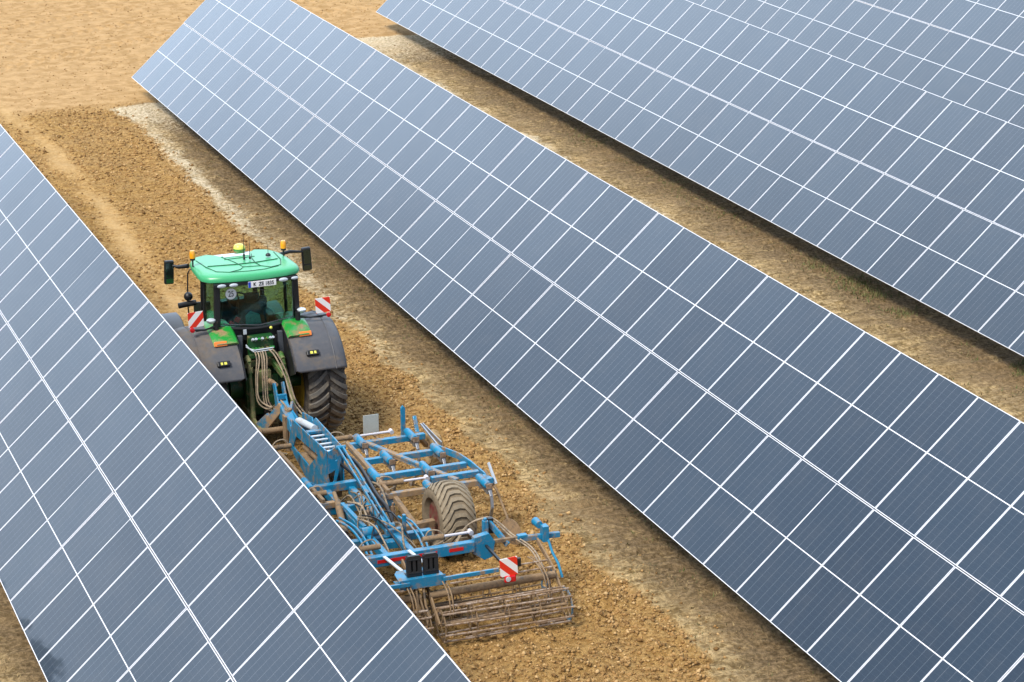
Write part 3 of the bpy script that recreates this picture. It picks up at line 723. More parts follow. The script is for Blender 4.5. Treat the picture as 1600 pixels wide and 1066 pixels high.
# hydraulic coupler block
b = B(); b.box((0, -.42, 1.93), (.46, .16, .36)); b.box((0, -.50, 1.75), (.5, .10, .08)); cb = b.build('coupler_block', 'green_dark', tr, 0, .01)
for i, x in enumerate((-.17, -.11, -.05, .01, .10, .16, .21)):
    b = B(); b.cyl((x, -.48, 2.04), (x, -.56, 2.09), .024, n=10); b.cyl((x, -.55, 2.085), (x, -.60, 2.10), .018, n=10); b.build('coupler', 'light_steel' if i not in (2, 4) else 'green', cb, 40)
    b = B(); b.cyl((x, -.48, 1.88), (x, -.56, 1.90), .024, n=10); b.build('coupler', 'green', cb, 40)
b = B(); b.tube([(-.30, -.52, 1.99), (-.25, -.56, 1.92), (-.17, -.6, 1.89), (.20, -.6, 1.90)], .012, 6); b.tube([(-.30, -.52, 1.95), (-.17, -.62, 1.86), (.16, -.62, 1.87)], .010, 6); b.build('coupler_guard', 'light_steel', cb)
b = B(); b.box((-.27, -.38, 2.19), (.06, .02, .09)); b.build('socket_cover', 'light_steel', cb)
b = B(); b.sphere((.22, -.40, 2.22), .03, 8); b.build('marker_lamp', 'globe', cb, 60)
# three point linkage
for sx, x0, x1 in ((-1, -.27, -.30), (1, .36, .50)):
    b = B(); b.tube([(x0*.8, -.15, 1.55), (x0, -.5, 1.72), (x0*1.02, -.62, 1.66)], [.07, .06, .045], 10); la = b.build('lift_arm', 'lift', tr, 40)
    b = B(); b.cyl((x0*1.02, -.62, 1.66), ((x0+x1)/2, -.72, 1.2), .032); b.cyl(((x0+x1)/2, -.72, 1.2), (x1, -.85, .68), .045); b.cyl((x0, -.64, 1.58), (x0, -.65, 1.48), .055); b.build('lift_rod', 'lift', la, 40)
    b = B(); b.bar((x0*1.1, -.2, .68), (x1, -.9, .62), .06, .12); b.bar((x1, -.9, .62), (x0*1.5, -1.75, .72), .055, .11); b.cyl((x0*1.5-.06, -1.8, .74), (x0*1.5+.06, -1.8, .74), .07); b.build('lower_link', 'lift', tr, 35, .01)
b = B(); b.tube([(.0, -.35, 1.30), (.03, -.8, 1.36), (.02, -1.35, 1.44)], .035, 10); b.cyl((.0, -.6, 1.33), (.02, -1.1, 1.40), .05); b.build('top_link', 'mud_steel', tr, 40)
b = B(); b.box((.0, -.45, 1.25), (.3, .2, .4)); b.cyl((-.28, -.22, 1.5), (.36, -.22, 1.5), .07); b.bar((.2, -.4, 1.6), (.34, -.7, 1.35), .06, .1); b.build('link_bracket', 'lift', tr, 35, .01)
b = B(); b.box((0, -.55, .55), (.3, .4, .1)); b.box((0, -.75, .75), (.14, .12, .3)); b.build('tow_hitch', 'black', tr, 0, .01)

# ------------------------------------------------------------------ cultivator (world coordinates, origin on the ground)
CX = 10.93
ORG = Vector((CX, 35.5, 0))
cu = empty('cultivator', ORG, 'blue trailed field cultivator with cage rollers behind the green tractor', 'cultivator')
def part(b, name, mat, parent=None, smooth=0, bevel=0): return b.build(name, mat, cu if parent is None else parent, smooth, bevel, origin=ORG)
def mx(x, s): return x if s > 0 else 2*CX - x
# headstock and drawbar
b = B(); b.prism([(39.55, 1.0), (39.75, 1.55), (39.62, 1.60), (39.4, 1.25), (38.75, 1.18), (38.6, .95)], 'x', 10.79, 10.82); b.prism([(39.55, 1.0), (39.75, 1.55), (39.62, 1.60), (39.4, 1.25), (38.75, 1.18), (38.6, .95)], 'x', 10.95, 10.98)
b.bar((10.88, 39.45, 1.28), (10.88, 38.6, 1.05), .17, .05); b.box((10.88, 39.5, 1.36), (.16, .05, .10))
part(b, 'headstock', 'blue', None, 0, .008)
b = B(); b.bar((10.62, 39.75, .74), (10.82, 39.3, 1.25), .05, .16); b.bar((10.55, 39.85, .70), (10.7, 39.62, .95), .07, .2); part(b, 'headstock_leg', 'blue_dirty', None, 0, .01)
b = B(); b.bar((11.25, 39.75, .74), (11.0, 39.3, 1.25), .05, .16); part(b, 'headstock_leg', 'blue_dirty', None, 0, .01)
b = B(); b.cyl((10.30, 39.35, .80), (11.45, 39.35, .80), .055); b.cyl((10.38, 39.35, .80), (10.44, 39.35, .80), .085); part(b, 'link_axle', 'mud_steel', None, 40)
b = B(); b.cyl((10.9, 39.15, .45), (10.9, 39.15, 1.25), .07); b.box((10.9, 39.0, .85), (.16, .5, .14)); b.box((10.78, 38.95, .95), (.06, .16, .5)); part(b, 'swivel_post', 'mud_steel', None, 35, .01)
LP = [(38.81, .69), (38.5, 1.27), (36.50, 1.39), (36.47, .50), (37.73, .45)]
w1 = [(38.30, 1.03), (36.98, 1.14), (37.55, .74), (38.52, .76)]
b = B(); b.prism(LP, 'x', 10.785, 10.81, holes=[w1]); part(b, 'side_plate', 'blue', None, 0, .004)
b = B(); b.prism([(38.88, .80), (38.86, 1.25), (38.25, 1.36), (38.20, 1.30), (38.05, 1.42), (36.47, 1.42), (36.47, .70), (37.6, .50)], 'x', 11.07, 11.095, holes=[[(38.1, 1.0), (37.0, 1.1), (37.5, .75), (38.3, .8)]]); part(b, 'side_plate', 'blue', None, 0, .004)
b = B(); b.prism([(10.81, 1.38), (11.0, 1.48), (11.07, 1.42), (11.0, 1.05), (10.86, .52), (10.74, .48), (10.66, .55), (10.785, .75)], 'y', 36.44, 36.465, holes=[[(10.90, 1.31), (10.975, 1.345), (10.97, 1.22), (10.93, 1.20)], [(10.80, .98), (10.93, 1.04), (10.90, .85), (10.84, .78)]]); part(b, 'rear_plate', 'blue', None, 0, .003)
b = B(); b.bar((10.40, 36.40, .78), (10.83, 36.40, .52), .05, .3); b.bar((10.2, 36.3, .8), (11.6, 36.3, .8), .12, .14); part(b, 'cross_tube', 'blue', None, 0, .01)
b = B(); b.box((10.94, 37.70, 1.30), (.26, .11, .05)); part(b, 'cross_step', 'blue', None, 0, .006)
for y in (37.50, 37.30, 37.08, 36.90, 36.72):
    b = B(); b.box((10.94, y, 1.29), (.255, .045, .025)); part(b, 'step_rung', 'light_steel', None, 0, .004)
b = B(); b.cyl((10.93, 38.55, 1.22), (11.0, 37.85, 1.30), .06); b.cyl((10.93, 38.6, 1.2), (10.93, 38.7, 1.18), .035); part(b, 'accumulator', 'light_steel', None, 40)
b = B(); b.cyl((10.94, 38.2, .85), (10.94, 36.6, .95), .075); b.box((10.94, 37.4, .62), (.16, 2.0, .12)); part(b, 'drawbar', 'mud_steel', None, 40)
# long push rods down to the rear
b = B()
for dx in (-.035, .045): b.bar((11.0+dx, 36.35, 1.46), (11.06+dx, 34.05, .93), .028, .05)
b.cyl((10.93, 36.38, 1.46), (11.1, 36.38, 1.46), .035); b.cyl((10.99, 34.05, .92), (11.17, 34.05, .92), .045)
b.bar((11.02, 35.2, 1.19), (11.05, 35.0, 1.14), .09, .03)
part(b, 'push_rod', 'blue', None, 35, .004)
b = B(); b.tube([(11.12, 36.7, 1.25), (11.3, 36.3, 1.12), (11.24, 35.2, 1.02), (11.28, 34.7, .92), (11.25, 34.3, .7)], .035, 8, smooth=True); part(b, 'hose', 'black', None, 50)
b = B(); b.tube([(11.05, 36.6, 1.1), (11.1, 36.0, 1.1), (11.16, 35.0, .98), (11.12, 34.4, .8)], .03, 8, smooth=True); part(b, 'hose', 'black', None, 50)
# centre chassis
b = B(); b.bar((10.0, 35.35, .78), (11.6, 35.35, .78), .11, .12); b.bar((10.72, 36.3, .72), (10.72, 33.0, .8), .1, .14); b.bar((11.14, 36.3, .72), (11.14, 33.0, .8), .1, .14)
b.bar((10.1, 34.1, .68), (11.8, 34.1, .68), .12, .12); part(b, 'centre_frame', 'blue', None, 0, .01)
b = B(); b.cyl((10.62, 35.35, .92), (10.46, 34.45, .72), .06); b.cyl((10.64, 35.6, .98), (10.62, 35.35, .92), .035); part(b, 'lift_cylinder', 'mud_steel', None, 40)
b = B(); b.cyl((10.62, 34.05, .86), (10.88, 34.05, .88), .09, n=18); b.bar((10.62, 35.1, .98), (10.75, 34.3, .85), .07, .05); part(b, 'bearing_drum', 'blue', None, 35, .005)
b = B(); b.tube([(10.42, 34.6, .95), (10.52, 34.1, .97), (10.55, 33.6, .9), (10.52, 33.1, .75)], .022, 8, smooth=True); b.tube([(10.34, 34.5, .95), (10.44, 34.1, .96), (10.47, 33.6, .9), (10.45, 33.1, .75)], .022, 8, smooth=True); part(b, 'guard_bow', 'blue', None, 50)
b = B(); b.tube([(11.32, 34.3, .95), (11.36, 33.9, .97), (11.36, 33.4, .92), (11.32, 33.0, .8)], .018, 8, smooth=True); b.tube([(11.40, 34.25, .95), (11.44, 33.9, .97), (11.44, 33.4, .92), (11.4, 33.0, .8)], .018, 8, smooth=True); part(b, 'guard_bow', 'blue', None, 50)
b = B(); b.box((11.30, 33.95, .88), (.05, .07, .48)); part(b, 'upright_post', 'blue', None, 0, .006)
b = B(); b.box((11.12, 33.95, .86), (.28, .10, .10)); b.box((11.1, 33.8, .72), (.34, .16, .12)); b.cyl((11.0, 34.9, .98), (11.08, 34.2, .9), .05); part(b, 'rear_pivot', 'blue', None, 35, .008)
random.seed(4)
for i, (xa, ya, za, xb, yb, zb) in enumerate(((10.75, 35.2, .95, 10.85, 34.3, .8), (10.9, 35.5, 1.0, 10.8, 34.6, .85), (11.3, 35.9, .98, 11.35, 34.9, .85), (10.7, 34.6, .9, 10.75, 33.2, .95), (11.2, 34.2, .9, 11.0, 33.1, 1.0), (10.85, 34.9, .95, 11.2, 34.5, .9))):
    b = B(); mid = ((xa+xb)/2+.05, (ya+yb)/2, max(za, zb)+.08)
    b.tube([(xa, ya, za), mid, (xb, yb, zb), (xb+.02, yb-.15, zb-.15)], .014 if i % 2 else .018, 8, smooth=True); part(b, 'hose', 'hose' if i % 3 else 'hose_tan', None, 50)
for i in range(9):
    xa, ya = 10.5+random.random()*.9, 35.6-random.random()*1.2; xb, yb = 10.5+random.random()*.9, ya-.5-random.random()*.7
    b = B(); b.tube([(xa, ya, .85+random.random()*.15), ((xa+xb)/2, (ya+yb)/2, 1.02+random.random()*.12), (xb, yb, .85), (xb+.05, yb-.2, .72)], .011+.006*random.random(), 8, smooth=True); part(b, 'hose', 'black' if i % 2 else 'hose', None, 50)
for x, y, z in ((11.33, 35.30, .86), (10.95, 34.75, .84), (11.38, 34.75, .85)):
    b = B(); b.cyl((x, y, z-.1), (x, y, z+.1), .035); b.cyl((x, y, z+.1), (x, y, z+.16), .02); b.cyl((x, y, z), (x, y, z+.03), .05, n=6); part(b, 'adjuster_spindle', 'shine', None, 40)
# hose bundle from the tractor couplers down to the headstock
for i, x in enumerate((-.16, -.11, -.06, -.02, .03, .11, .17)):
    x0 = 10.9 + x; s = random.uniform(.0, .06)
    if i < 5: pts = [(x0, 40.68, 1.86), (x0-.02, 40.50, 1.76), (x0-.05-s, 40.38, 1.45), (x0-.07-s, 40.25, 1.0+s*2), (x0+.02, 40.1, .88+s*2), (x0+.10, 39.9, 1.05), (10.86, 39.5, 1.30), (10.88, 39.1, 1.25)]
    else: pts = [(x0, 40.68, 1.88), (x0+.05, 40.45, 1.80), (x0+.14, 40.2, 1.5), (x0+.17, 39.9, 1.15), (x0+.16, 39.4, 1.1), (x0+.12, 38.9, 1.15), (11.08, 38.5, 1.25)]
    # smooth the path
    Q = []
    for k in range(len(pts)-1):
        p0, p1, p2, p3 = [Vector(pts[max(0, min(len(pts)-1, k+j))]) for j in (-1, 0, 1, 2)]
        for q in (0, .25, .5, .75): Q.append(.5*((2*p1)+(-p0+p2)*q+(2*p0-5*p1+4*p2-p3)*q*q+(-p0+3*p1-3*p2+p3)*q**3))
    Q.append(Vector(pts[-1]))
    b = B(); b.tube(Q, .014, 6); part(b, 'hose', 'hose_tan' if i % 2 else 'hose', None, 60)
# tine, share and spring as one assembly; positions on the right wing
def tine(x, y):
    b = B(); zs = [(y-.30, .93), (y-.42, .80), (y-.46, .62), (y-.38, .42), (y-.24, .22), (y-.10, .05), (y-.02, -.06)]
    for k in range(len(zs)-1): b.bar((x+.03, zs[k][0], zs[k][1]), (x+.03, zs[k+1][0], zs[k+1][1]), .035, .05, up=(1, 0, 0))
    b.box((x+.03, y-.30, .90), (.10, .10, .16)); b.box((x+.03, y-.12, .84), (.07, .30, .05)); b.box((x, y-.02, .90), (.09, .13, .14))
    t_ = part(b, 'tine', 'steel', None, 0, .004)
    b = B(); b.lathe([(-.34, .001), (-.34, .055), (-.32, .068), (.06, .072), (.10, .06), (.11, .001)], (x, y, .97), 16, 0, 'y'); part(b, 'spring_housing', 'blue', t_, 40)
    b = B(); b.lathe([(-.01, .001), (-.01, .03), (.0, .03)], (x, y-.355, .97), 10, 0, 'y'); b.box((x+.02, y-.36, .965), (.11, .02, .09)); part(b, 'spring_clamp', 'shine', t_, 0, .004)
    b = B(); b.box((x+.03, y-.06, .0), (.09, .16, .02), rot=(R(35), 0, 0)); part(b, 'share', 'mud_steel', t_)
WT = [(11.80, 37.92), (12.72, 37.86), (11.98, 36.98), (12.90, 36.97), (11.52, 36.26), (12.43, 36.23), (12.20, 35.38), (13.12, 35.30)]
for s in (1, -1):
    for x, y in WT: tine(mx(x, s), y)
    # wing frame beams
    for (xa, xb, y, z, mt) in ((11.60, 13.0, 37.80, .90, 'blue'), (11.62, 13.05, 36.97, .90, 'blue'), (11.50, 13.18, 36.18, .90, 'blue'), (11.30, 13.22, 35.33, .90, 'blue_dirty'), (12.35, 13.2, 35.62, .95, 'blue')):
        b = B(); b.bar((mx(xa, s), y, z), (mx(xb, s), y, z), .10, .10, up=(0, 0, 1)); part(b, 'cross_beam', mt, None, 0, .006)
    b = B(); b.bar((mx(11.54, s), 37.75, .985), (mx(11.49, s), 35.30, .985), .055, .06); part(b, 'long_beam', 'mud_steel', None, 0, .006)
    b = B(); b.bar((mx(11.60, s), 37.75, .90), (mx(11.60, s), 36.1, .90), .08, .09); part(b, 'long_beam', 'blue_dirty', None, 0, .006)
    b = B(); b.bar((mx(11.86, s), 37.72, .975), (mx(12.74, s), 35.40, .975), .085, .04); b.bar((mx(11.86, s), 37.72, .93), (mx(12.74, s), 35.40, .93), .06, .06); part(b, 'diagonal_brace', 'blue_dirty', None, 0, .006)
    b = B(); P = [(12.98, 37.05), (13.18, 36.55), (13.24, 36.1), (13.27, 35.35)]
    for k in range(3): b.bar((mx(P[k][0], s), P[k][1], .93), (mx(P[k+1][0], s), P[k+1][1], .93), .03, .12)
    part(b, 'outer_beam', 'blue', None, 0, .004)
    b = B(); b.bar((mx(13.2, s), 35.45, .93), (mx(13.24, s), 35.15, .96), .12, .1); part(b, 'beam_end', 'blue', None, 0, .006)
    # folding cylinders
    for (xa, xm, xb, y, z) in ((11.25, 11.72, 12.45, 38.02, .98), (11.35, 11.85, 12.27, 35.62, 1.0), (11.28, 11.62, 12.08, 33.0, 1.06)):
        if s < 0 and y > 38.01: pass
        b = B(); b.cyl((mx(xa, s), y, z), (mx(xm, s), y, z), .045); b.cyl((mx(xm-.04, s), y, z), (mx(xm, s), y, z), .052); cyl_ = part(b, 'fold_cylinder', 'mud_steel', None, 40)
        b = B(); b.cyl((mx(xm, s), y, z), (mx(xb, s), y, z), .021); b.cyl((mx(xb, s), y-.05, z), (mx(xb, s), y+.05, z), .04); part(b, 'piston_rod', 'chrome', cyl_, 40)
        b = B(); b.tube([(mx(xa+.05, s), y, z+.04), (mx(xa+.12, s), y+.02, z+.12), (mx(xa+.28, s), y, z+.10), (mx(xa+.36, s), y-.02, z-.05), (mx(xa+.1, s), y-.1, z-.1)], .012, 6, smooth=True); part(b, 'hose', 'hose_tan', cyl_, 50)
    # upright parking posts and depth wheel
    b = B(); b.box((mx(12.71, s), 38.12, 1.07), (.075, .06, .58)); b.prism([(mx(12.71, s)-.037, 1.355), (mx(12.71, s)+.037, 1.355), (mx(12.71, s), 1.40)], 'y', 38.09, 38.15); part(b, 'upright_post', 'blue', None, 0, .006)
    b = B(); b.bar((mx(12.98, s), 38.1, .78), (mx(13.0, s), 38.35, 1.08), .07, .06); part(b, 'upright_post', 'blue', None, 0, .006)
    b = B(); b.bar((mx(13.0, s), 38.0, 1.05), (mx(13.08, s), 37.25, .86), .03, .03); b.bar((mx(13.07, s), 38.1, 1.0), (mx(13.14, s), 37.3, .9), .02, .07); part(b, 'depth_arm', 'steel', None, 0, .004)
    b = B(); b.bar((mx(12.9, s), 37.95, .9), (mx(13.25, s), 38.45, .45), .07, .07); part(b, 'depth_arm', 'mud_steel', None, 0, .006)
    wd = tyre(mx(13.42, s), 38.55, .33, .34, .24, 14, .02, .3, .045, .17, 'rubber_mud', 'mud_steel', cu, 'depth_wheel', origin=ORG)
    # transport wheel
    tyre(mx(12.34, s), 34.72, .60, .60, .62, 28, .036, .46, .075, .33, 'rubber_dusty', 'rim_red', cu, 'transport_wheel', origin=ORG, flat=True)
    b = B(); b.bar((mx(11.25, s), 34.55, .60), (mx(12.05, s), 34.65, .60), .12, .12); b.bar((mx(11.6, s), 35.3, .85), (mx(11.7, s), 34.6, .62), .08, .1); part(b, 'wheel_arm', 'mud_steel', None, 0, .01)
    # edge disc
    b = B(); b.tube([(mx(13.26, s), 35.45, 1.05), (mx(13.33, s), 35.1, .80), (mx(13.40, s), 34.85, .45), (mx(13.40, s), 34.65, .3)], .022, 8); ea = part(b, 'disc_arm', 'mud_steel', None, 50)
    b = B(); b.bar((mx(13.28, s), 35.35, 1.22), (mx(13.34, s), 35.15, .9), .03, .05); part(b, 'spring_strut', 'light_steel', ea, 0, .004)
    b = B(); b.lathe([(0, .001), (.03, .10), (.06, .24), (.05, .24), (.02, .10), (-.01, .001)], (0, 0, 0), 24, 0, 'x'); o = part(b, 'edge_disc', 'mud_steel', ea, 40)
    o.data.transform(Matrix.Translation(ORG)); o.location = Vector((mx(13.33, s), 34.55, .24)) - ORG; o.rotation_euler = (0, 0, R(25)*s)
    # blue leg with black block between wing and rear beam
    b = B(); b.box((mx(12.33, s), 33.0, .97), (.085, .09, .50)); b.cyl((mx(12.33, s), 33.0, 1.2), (mx(12.33, s), 33.0, 1.26), .03); part(b, 'upright_post', 'blue', None, 0, .008)
    b = B(); b.bar((mx(12.42, s), 33.1, 1.15), (mx(12.62, s), 32.75, .85), .04, .10); part(b, 'post_brace', 'blue', None, 0, .006)
    b = B(); b.box((mx(12.45, s), 33.1, 1.08), (.09, .09, .26)); part(b, 'valve_block', 'black', None, 0, .01)
    # rear beam, its sloping end and the red band on it
    b = B(); b.bar((mx(10.93, s), 32.78, .92), (mx(12.05, s), 32.78, .92), .12, .17); b.bar((mx(10.93, s), 32.95, .86), (mx(12.1, s), 32.95, .86), .10, .06); part(b, 'rear_beam', 'blue', None, 0, .008)
    b = B(); b.prism([(mx(12.02, s), .80), (mx(12.05, s), 1.06), (mx(12.30, s), 1.10), (mx(12.40, s), .95), (mx(12.36, s), .70), (mx(12.22, s), .66)], 'y', 32.74, 32.86); part(b, 'beam_end', 'blue', None, 0, .008)
    for xa, xb in ((10.95, 11.42), (11.62, 11.86)):
        b = B(); b.box(((mx(xa, s)+mx(xb, s))/2, 32.7175, .925), (xb-xa, .005, .055)); part(b, 'red_band', 'red')
    b = B(); b.bar((mx(12.3, s), 32.8, .93), (mx(12.82, s), 32.78, .93), .06, .06); part(b, 'outer_link', 'mud_steel', None, 0, .006)
    b = B(); b.bar((mx(12.78, s), 32.76, .92), (mx(13.48, s), 32.70, .92), .075, .085); b.box((mx(12.86, s), 32.76, .965), (.16, .1, .05)); oa = part(b, 'outer_arm', 'blue', None, 0, .008)
    b = B(); b.box((mx(13.22, s), 32.70, .98), (.10, .14, .26)); b.lathe([(-.02, .001), (-.02, .06), (.16, .07), (.18, .05), (.18, .001)], (mx(13.16, s), 32.78, 1.10), 14, 0, 'y'); part(b, 'spring_housing', 'blue', oa, 40)
    b = B(); b.tube([(mx(13.26, s), 32.64, .88), (mx(13.29, s), 32.55, .70), (mx(13.34, s), 32.42, .55), (mx(13.36, s), 32.30, .35)], .022, 8); part(b, 'outer_tine', 'light_blue', oa, 50)
    b = B(); b.box((mx(13.16, s), 32.25, .50), (.09, .015, .16)); part(b, 'scraper', 'blue', oa)
    # roller carrier: tube, rails, bows
    b = B(); b.cyl((mx(11.0, s), 31.93, .60), (mx(13.08, s), 31.93, .60), .062, n=16); part(b, 'roller_carrier', 'mud_steel', None, 40)
    for y, z in ((31.80, .80), (31.98, .84)):
        b = B(); b.bar((mx(11.3, s), y, z), (mx(12.98, s), y, z), .022, .022); part(b, 'carrier_rail', 'shine', None, 0, .003)
    b = B(); b.bar((mx(11.2, s), 31.82, .885), (mx(12.10, s), 31.82, .885), .035, .06); part(b, 'carrier_bar', 'blue', None, 0, .004)
    for x in (11.22, 12.80):
        b = B()
        for dx in (-.025, .025): b.tube([(mx(x+dx, s), 32.30, .80), (mx(x+dx, s), 31.95, .84), (mx(x+dx, s), 31.62, .74), (mx(x+dx, s), 31.5, .50), (mx(x+dx, s), 31.55, .33)], .012, 8, smooth=True)
        part(b, 'roller_bow', 'mud_steel', None, 50)
    # two cage rollers
    for (yc, zc, rr, nb, x0, x1) in ((31.52, .27, .27, 10, 11.02, 13.13), (32.22, .24, .24, 9, 11.05, 13.08)):
        b = B()
        for k in range(nb):
            a = 2*PI*k/nb + .25 + (yc > 32)*.2; tw = .16
            Q = []
            for j in range(9):
                q = j/8; aa = a + tw*q
                Q.append((mx(x0+(x1-x0)*q, s), yc + rr*math.cos(aa), zc + rr*math.sin(aa)))
            b.tube(Q, .0165, 6)
        cg = part(b, 'cage_roller', 'shine' if yc < 32 else 'mud_steel', None, 50)
        b = B(); b.cyl((mx(x0, s), yc, zc), (mx(x1, s), yc, zc), .025, n=8); part(b, 'roller_shaft', 'mud_steel', cg, 40)
        for k in range(5):
            x = x0 + .02 + (x1-x0-.04)*k/4; m_ = 'blue_dirty' if k == 4 else 'mud_steel'
            b = B(); b.lathe([(-.004, rr-.065), (-.004, rr-.012), (.004, rr-.012), (.004, rr-.065)], (mx(x, s), yc, zc), 24, 0, 'x', True)
            for q in range(3):
                a = 2*PI*q/3 + k; b.bar((mx(x, s), yc, zc), (mx(x, s), yc+(rr-.05)*math.cos(a), zc+(rr-.05)*math.sin(a)), .03, .006, up=(1, 0, 0))
            part(b, 'roller_disc', m_, cg)
    for x in (11.02, 13.10):
        b = B(); b.bar((mx(x, s), 32.72, .88), (mx(x, s), 31.95, .62), .03, .09); b.bar((mx(x, s), 32.22, .6), (mx(x, s), 32.22, .22), .03, .08); b.bar((mx(x, s), 31.95, .6), (mx(x, s), 31.52, .27), .03, .08); part(b, 'roller_arm', 'mud_steel', None, 0, .006)
    # hoses looping over the rear
    b = B(); pts = [(11.95, 33.4, .70), (12.2, 33.5, .95), (12.45, 33.3, 1.12), (12.6, 33.15, 1.05), (12.7, 32.9, .95), (12.85, 32.5, .88), (12.84, 32.1, .85), (12.82, 31.75, .7)]
    for d in (0, .035): b.tube([(mx(x+d, s), y, z+d*.5) for x, y, z in pts], .014, 8, smooth=True)
    part(b, 'hose', 'hose_tan', None, 60)
    # warning board with its lamp (right one shows; the left one is its twin)
    b = B(); b.box((0, 0, 0), (.285, .012, .30)); o = part(b, 'warning_board', 'stripeB' if s > 0 else 'stripeA'); o.data.transform(Matrix.Translation(ORG)); o.location = Vector((mx(12.23, s), 31.72, .955)) - ORG; o.rotation_euler = (0, R(-3), 0)
    b = B(); b.box((mx(12.23, s), 31.745, .80), (.26, .03, .05)); b.bar((mx(12.23, s), 31.75, .90), (mx(12.23, s), 32.7, .92), .04, .04); b.box((mx(12.42, s), 31.78, .98), (.06, .05, .14)); ba = part(b, 'board_bracket', 'black', None, 0, .005)
    b = B(); b.box((mx(12.25, s), 31.715, .755), (.19, .05, .11)); rl = part(b, 'rear_lamp', 'redlens', ba, 0, .02)
    b = B(); b.lathe([(0, .001), (0, .042), (-.012, .042), (-.016, .001)], (mx(12.21, s), 31.69, .765), 16, 0, 'y'); part(b, 'lamp_lens', 'light_steel', rl, 40)
# grey board back standing at the front of the right wing
b = B(); b.box((12.17, 38.3, 1.06), (.29, .012, .36)); gb = part(b, 'board_back', 'shieldgrey', None, 0, .005)
b = B(); b.bar((12.17, 38.28, .9), (12.17, 37.8, .93), .03, .03); part(b, 'board_stay', 'mud_steel', gb)
# chock tray and chocks
b = B(); b.box((10.88, 31.86, .86), (.74, .012, .17)); b.prism([(10.51, 31.87), (11.25, 31.87), (11.22, 32.22), (11.1, 32.3), (10.6, 32.3), (10.54, 32.2)], 'z', .90, .915); b.box((10.88, 32.05, .78), (.7, .38, .012)); tray = part(b, 'chock_tray', 'blue', None, 0, .004)
b = B(); b.bar((10.7, 32.3, .9), (10.55, 32.72, 1.0), .05, .02); b.bar((11.1, 32.3, .95), (10.95, 32.72, 1.04), .05, .02); part(b, 'tray_stay', 'light_steel', tray)
b = B(); b.tube([(10.78, 31.9, .78), (10.78, 31.8, .5), (10.82, 31.7, .35)], .02, 8); b.tube([(10.9, 31.9, .78), (10.9, 31.8, .5), (10.94, 31.7, .35)], .02, 8); part(b, 'scraper_tine', 'mud_steel', None, 50)
for x, lab in ((10.80, 'black plastic wheel chock standing left in the blue tray at the cultivator rear'), (11.07, 'black plastic wheel chock standing right in the blue tray at the cultivator rear')):
    b = B(); b.prism([(-.12, 0), (.12, 0), (.12, .30), (.09, .33), (-.09, .33), (-.12, .30)], 'y', -.035, .03, holes=[[(-.05, .08), (-.025, .08), (-.025, .25), (-.05, .25)], [(.025, .08), (.05, .08), (.05, .25), (.025, .25)]])
    b.box((0, .05, .15), (.22, .05, .30)); b.bar((-.1, .02, .01), (-.1, .16, .01), .03, .02); b.bar((.1, .02, .01), (.1, .16, .01), .03, .02)
    for z in (.06, .27): b.box((0, -.04, z), (.20, .012, .02))
    o = b.build('wheel_chock', 'black', None, 0, .006); o.location = (x, 32.02, .917); o.rotation_euler = (R(-6), 0, R(-2))
    tag(o, lab, 'wheel chock', 'wheel chocks in the cultivator tray')

# ------------------------------------------------------------------ trees mirrored in the panels at the lower left (they stand beyond the field, out of frame)
leafm = [flat_mat('leaf_green', (.035, .06, .02), .8), flat_mat('leaf_dark', (.02, .035, .014), .8)]
def tree(x, y, h, r, seed, label):
    rng = np.random.default_rng(seed)
    root = empty('broadleaf_tree', (x, y, 0), label, 'tree', 'trees beyond the left edge of the field')
    b = MB(); b.tube([(0, 0, -.2), (.1, 0, h*.3), (-.1, .1, h*.6), (.1, 0, h*.85)], [.35, .26, .15, .05], 10)
    for k in range(8):
        a = k*2.4; z = h*(.3+.06*k); b.tube([(0, 0, z), (r*.4*math.cos(a), r*.4*math.sin(a), z+h*.08), (r*.8*math.cos(a), r*.8*math.sin(a), z+h*.16)], [.12, .07, .02], 6)
    b.build('trunk', 'bark', root, 50)
    cl = rng.normal(0, 1, (26, 3)); cl /= np.linalg.norm(cl, axis=1)[:, None]; cl *= rng.uniform(.25, .85, (26, 1)); C_ = cl*np.array([r, r, h*.36]) + np.array([0, 0, h*.64])
    n = 5200; P = C_[rng.integers(0, 26, n)] + rng.normal(0, 1, (n, 3))*r*.17
    S = np.repeat(rng.uniform(.12, .26, (n, 1)), 3, 1)
    o = scatter_mesh('crown', [(-1, 0, -1), (1, 0, -1), (1, .2, 1), (-1, -.2, 1)], [(0, 1, 2, 3)], P, S, rng.uniform(0, 6.3, n), leafm, tilt=rng.uniform(-1.5, 1.5, n), seed=seed)
    o.parent = root
TREES = [(5.1+d*math.sin(R(a)), 33.4+d*math.cos(R(a)), h, r, l) for a, d, h, r, l in (
    (-22.6, 70, 14.2, 1.2, 'slimmest leafy tree, the one closest to the panels, beyond the left field edge'), (-23.9, 70, 15.2, 1.5, 'slim leafy tree second from the panels beyond the left field edge'), (-25.6, 71, 15.4, 1.8, 'round leafy tree third from the panels beyond the left field edge'),
    (-27.4, 72, 15.6, 2.6, 'tall leafy tree fourth from the panels beyond the left field edge'), (-30.6, 73, 15.6, 4.2, 'widest and tallest leafy tree farthest left beyond the field'))]
for i, (x, y, h, r, lab) in enumerate(TREES): tree(x, y, h, r, 50+i, lab)

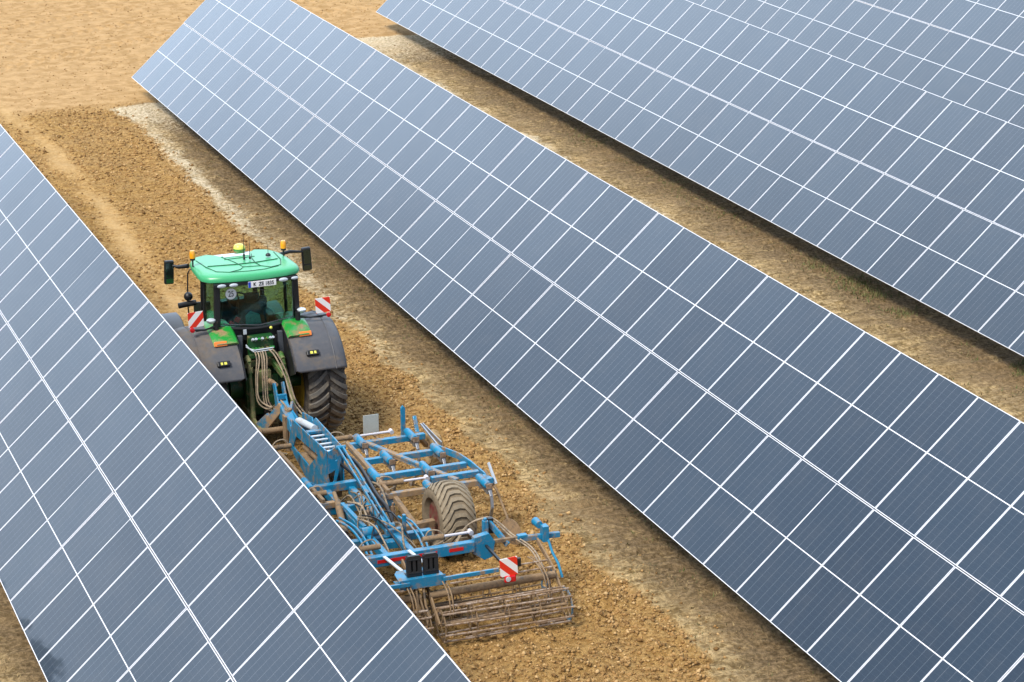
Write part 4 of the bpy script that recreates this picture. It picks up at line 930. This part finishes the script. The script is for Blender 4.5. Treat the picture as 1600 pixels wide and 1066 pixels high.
# ------------------------------------------------------------------ sky, sun, camera
SUN_EL, SUN_AZ = R(54), R(-118)       # azimuth measured from +Y towards +X
w = bpy.data.worlds.new('World'); scn.world = w; w.use_nodes = True
nt = w.node_tree; bg = nt.nodes['Background']
sky = N(nt, 'ShaderNodeTexSky', sky_type='NISHITA'); sky.sun_disc = False; sky.sun_elevation = SUN_EL; sky.sun_rotation = SUN_AZ
sky.altitude = 100; sky.air_density = 1.0; sky.dust_density = 2.5; sky.ozone_density = 1.0
tc = N(nt, 'ShaderNodeTexCoord').outputs['Generated']
mp = N(nt, 'ShaderNodeMapping'); mp.inputs['Scale'].default_value = (1, 1, 2.6); nt.links.new(tc, mp.inputs[0])
cl = noise(nt, 2.6, 7, .6, mp.outputs[0], .4)
sp = N(nt, 'ShaderNodeSeparateXYZ'); nt.links.new(tc, sp.inputs[0])
low = ramp(nt, sp.outputs[2], .50, .10)     # haze and cloud are brighter towards the horizon
bank = mathn(nt, 'MULTIPLY', ramp(nt, mathn(nt, 'ADD', sp.outputs[0], mathn(nt, 'MULTIPLY', mathn(nt, 'SUBTRACT', cl, .5), .10)), -.38, -.10), ramp(nt, sp.outputs[1], -.2, .5))   # bright bank of thin cloud to the north
cf = mathn(nt, 'MAXIMUM', mathn(nt, 'ADD', mathn(nt, 'MULTIPLY', ramp(nt, cl, .36, .68), .30), mathn(nt, 'MULTIPLY', low, .45), clamp=True), mathn(nt, 'MULTIPLY', bank, .95))
cc = mix(nt, bank, mix(nt, low, (10.5, 11.8, 13.8), (9.2, 10.6, 12.8)), (13.6, 16.6, 20.6))
nt.links.new(mix(nt, cf, sky.outputs[0], cc), bg.inputs[0]); bg.inputs[1].default_value = .10
sd = bpy.data.lights.new('sun', 'SUN'); sd.energy = 3.1; sd.angle = R(16); sd.color = (1, .955, .88)
so = bpy.data.objects.new('sun', sd); col.objects.link(so)
d = Vector((math.cos(SUN_EL)*math.sin(SUN_AZ), math.cos(SUN_EL)*math.cos(SUN_AZ), math.sin(SUN_EL)))
so.rotation_euler = d.to_track_quat('Z', 'Y').to_euler(); so.location = (0, 40, 60)

cam = bpy.data.cameras.new('camera'); co = bpy.data.objects.new('camera', cam); col.objects.link(co); scn.camera = co
pitch, yaw, roll = R(18.1991), R(21.2172), R(-.46597)
fw = Vector((math.sin(yaw)*math.cos(pitch), math.cos(yaw)*math.cos(pitch), -math.sin(pitch)))
rt = Vector((math.cos(yaw), -math.sin(yaw), 0)); up = rt.cross(fw)
r2 = rt*math.cos(roll) + up*math.sin(roll); u2 = -rt*math.sin(roll) + up*math.cos(roll)
mw = Matrix((r2, u2, -fw)).transposed().to_4x4(); mw.translation = Vector((0, 0, 15.78))
co.matrix_world = mw
cam.sensor_width = 36; cam.lens = 3758.17/1600*36; cam.clip_start = .5; cam.clip_end = 6000
scn.view_settings.view_transform = 'Standard'; scn.view_settings.look = 'None'; scn.view_settings.gamma = 1; scn.view_settings.exposure = .45
scn.render.resolution_x = 1024; scn.render.resolution_y = 682
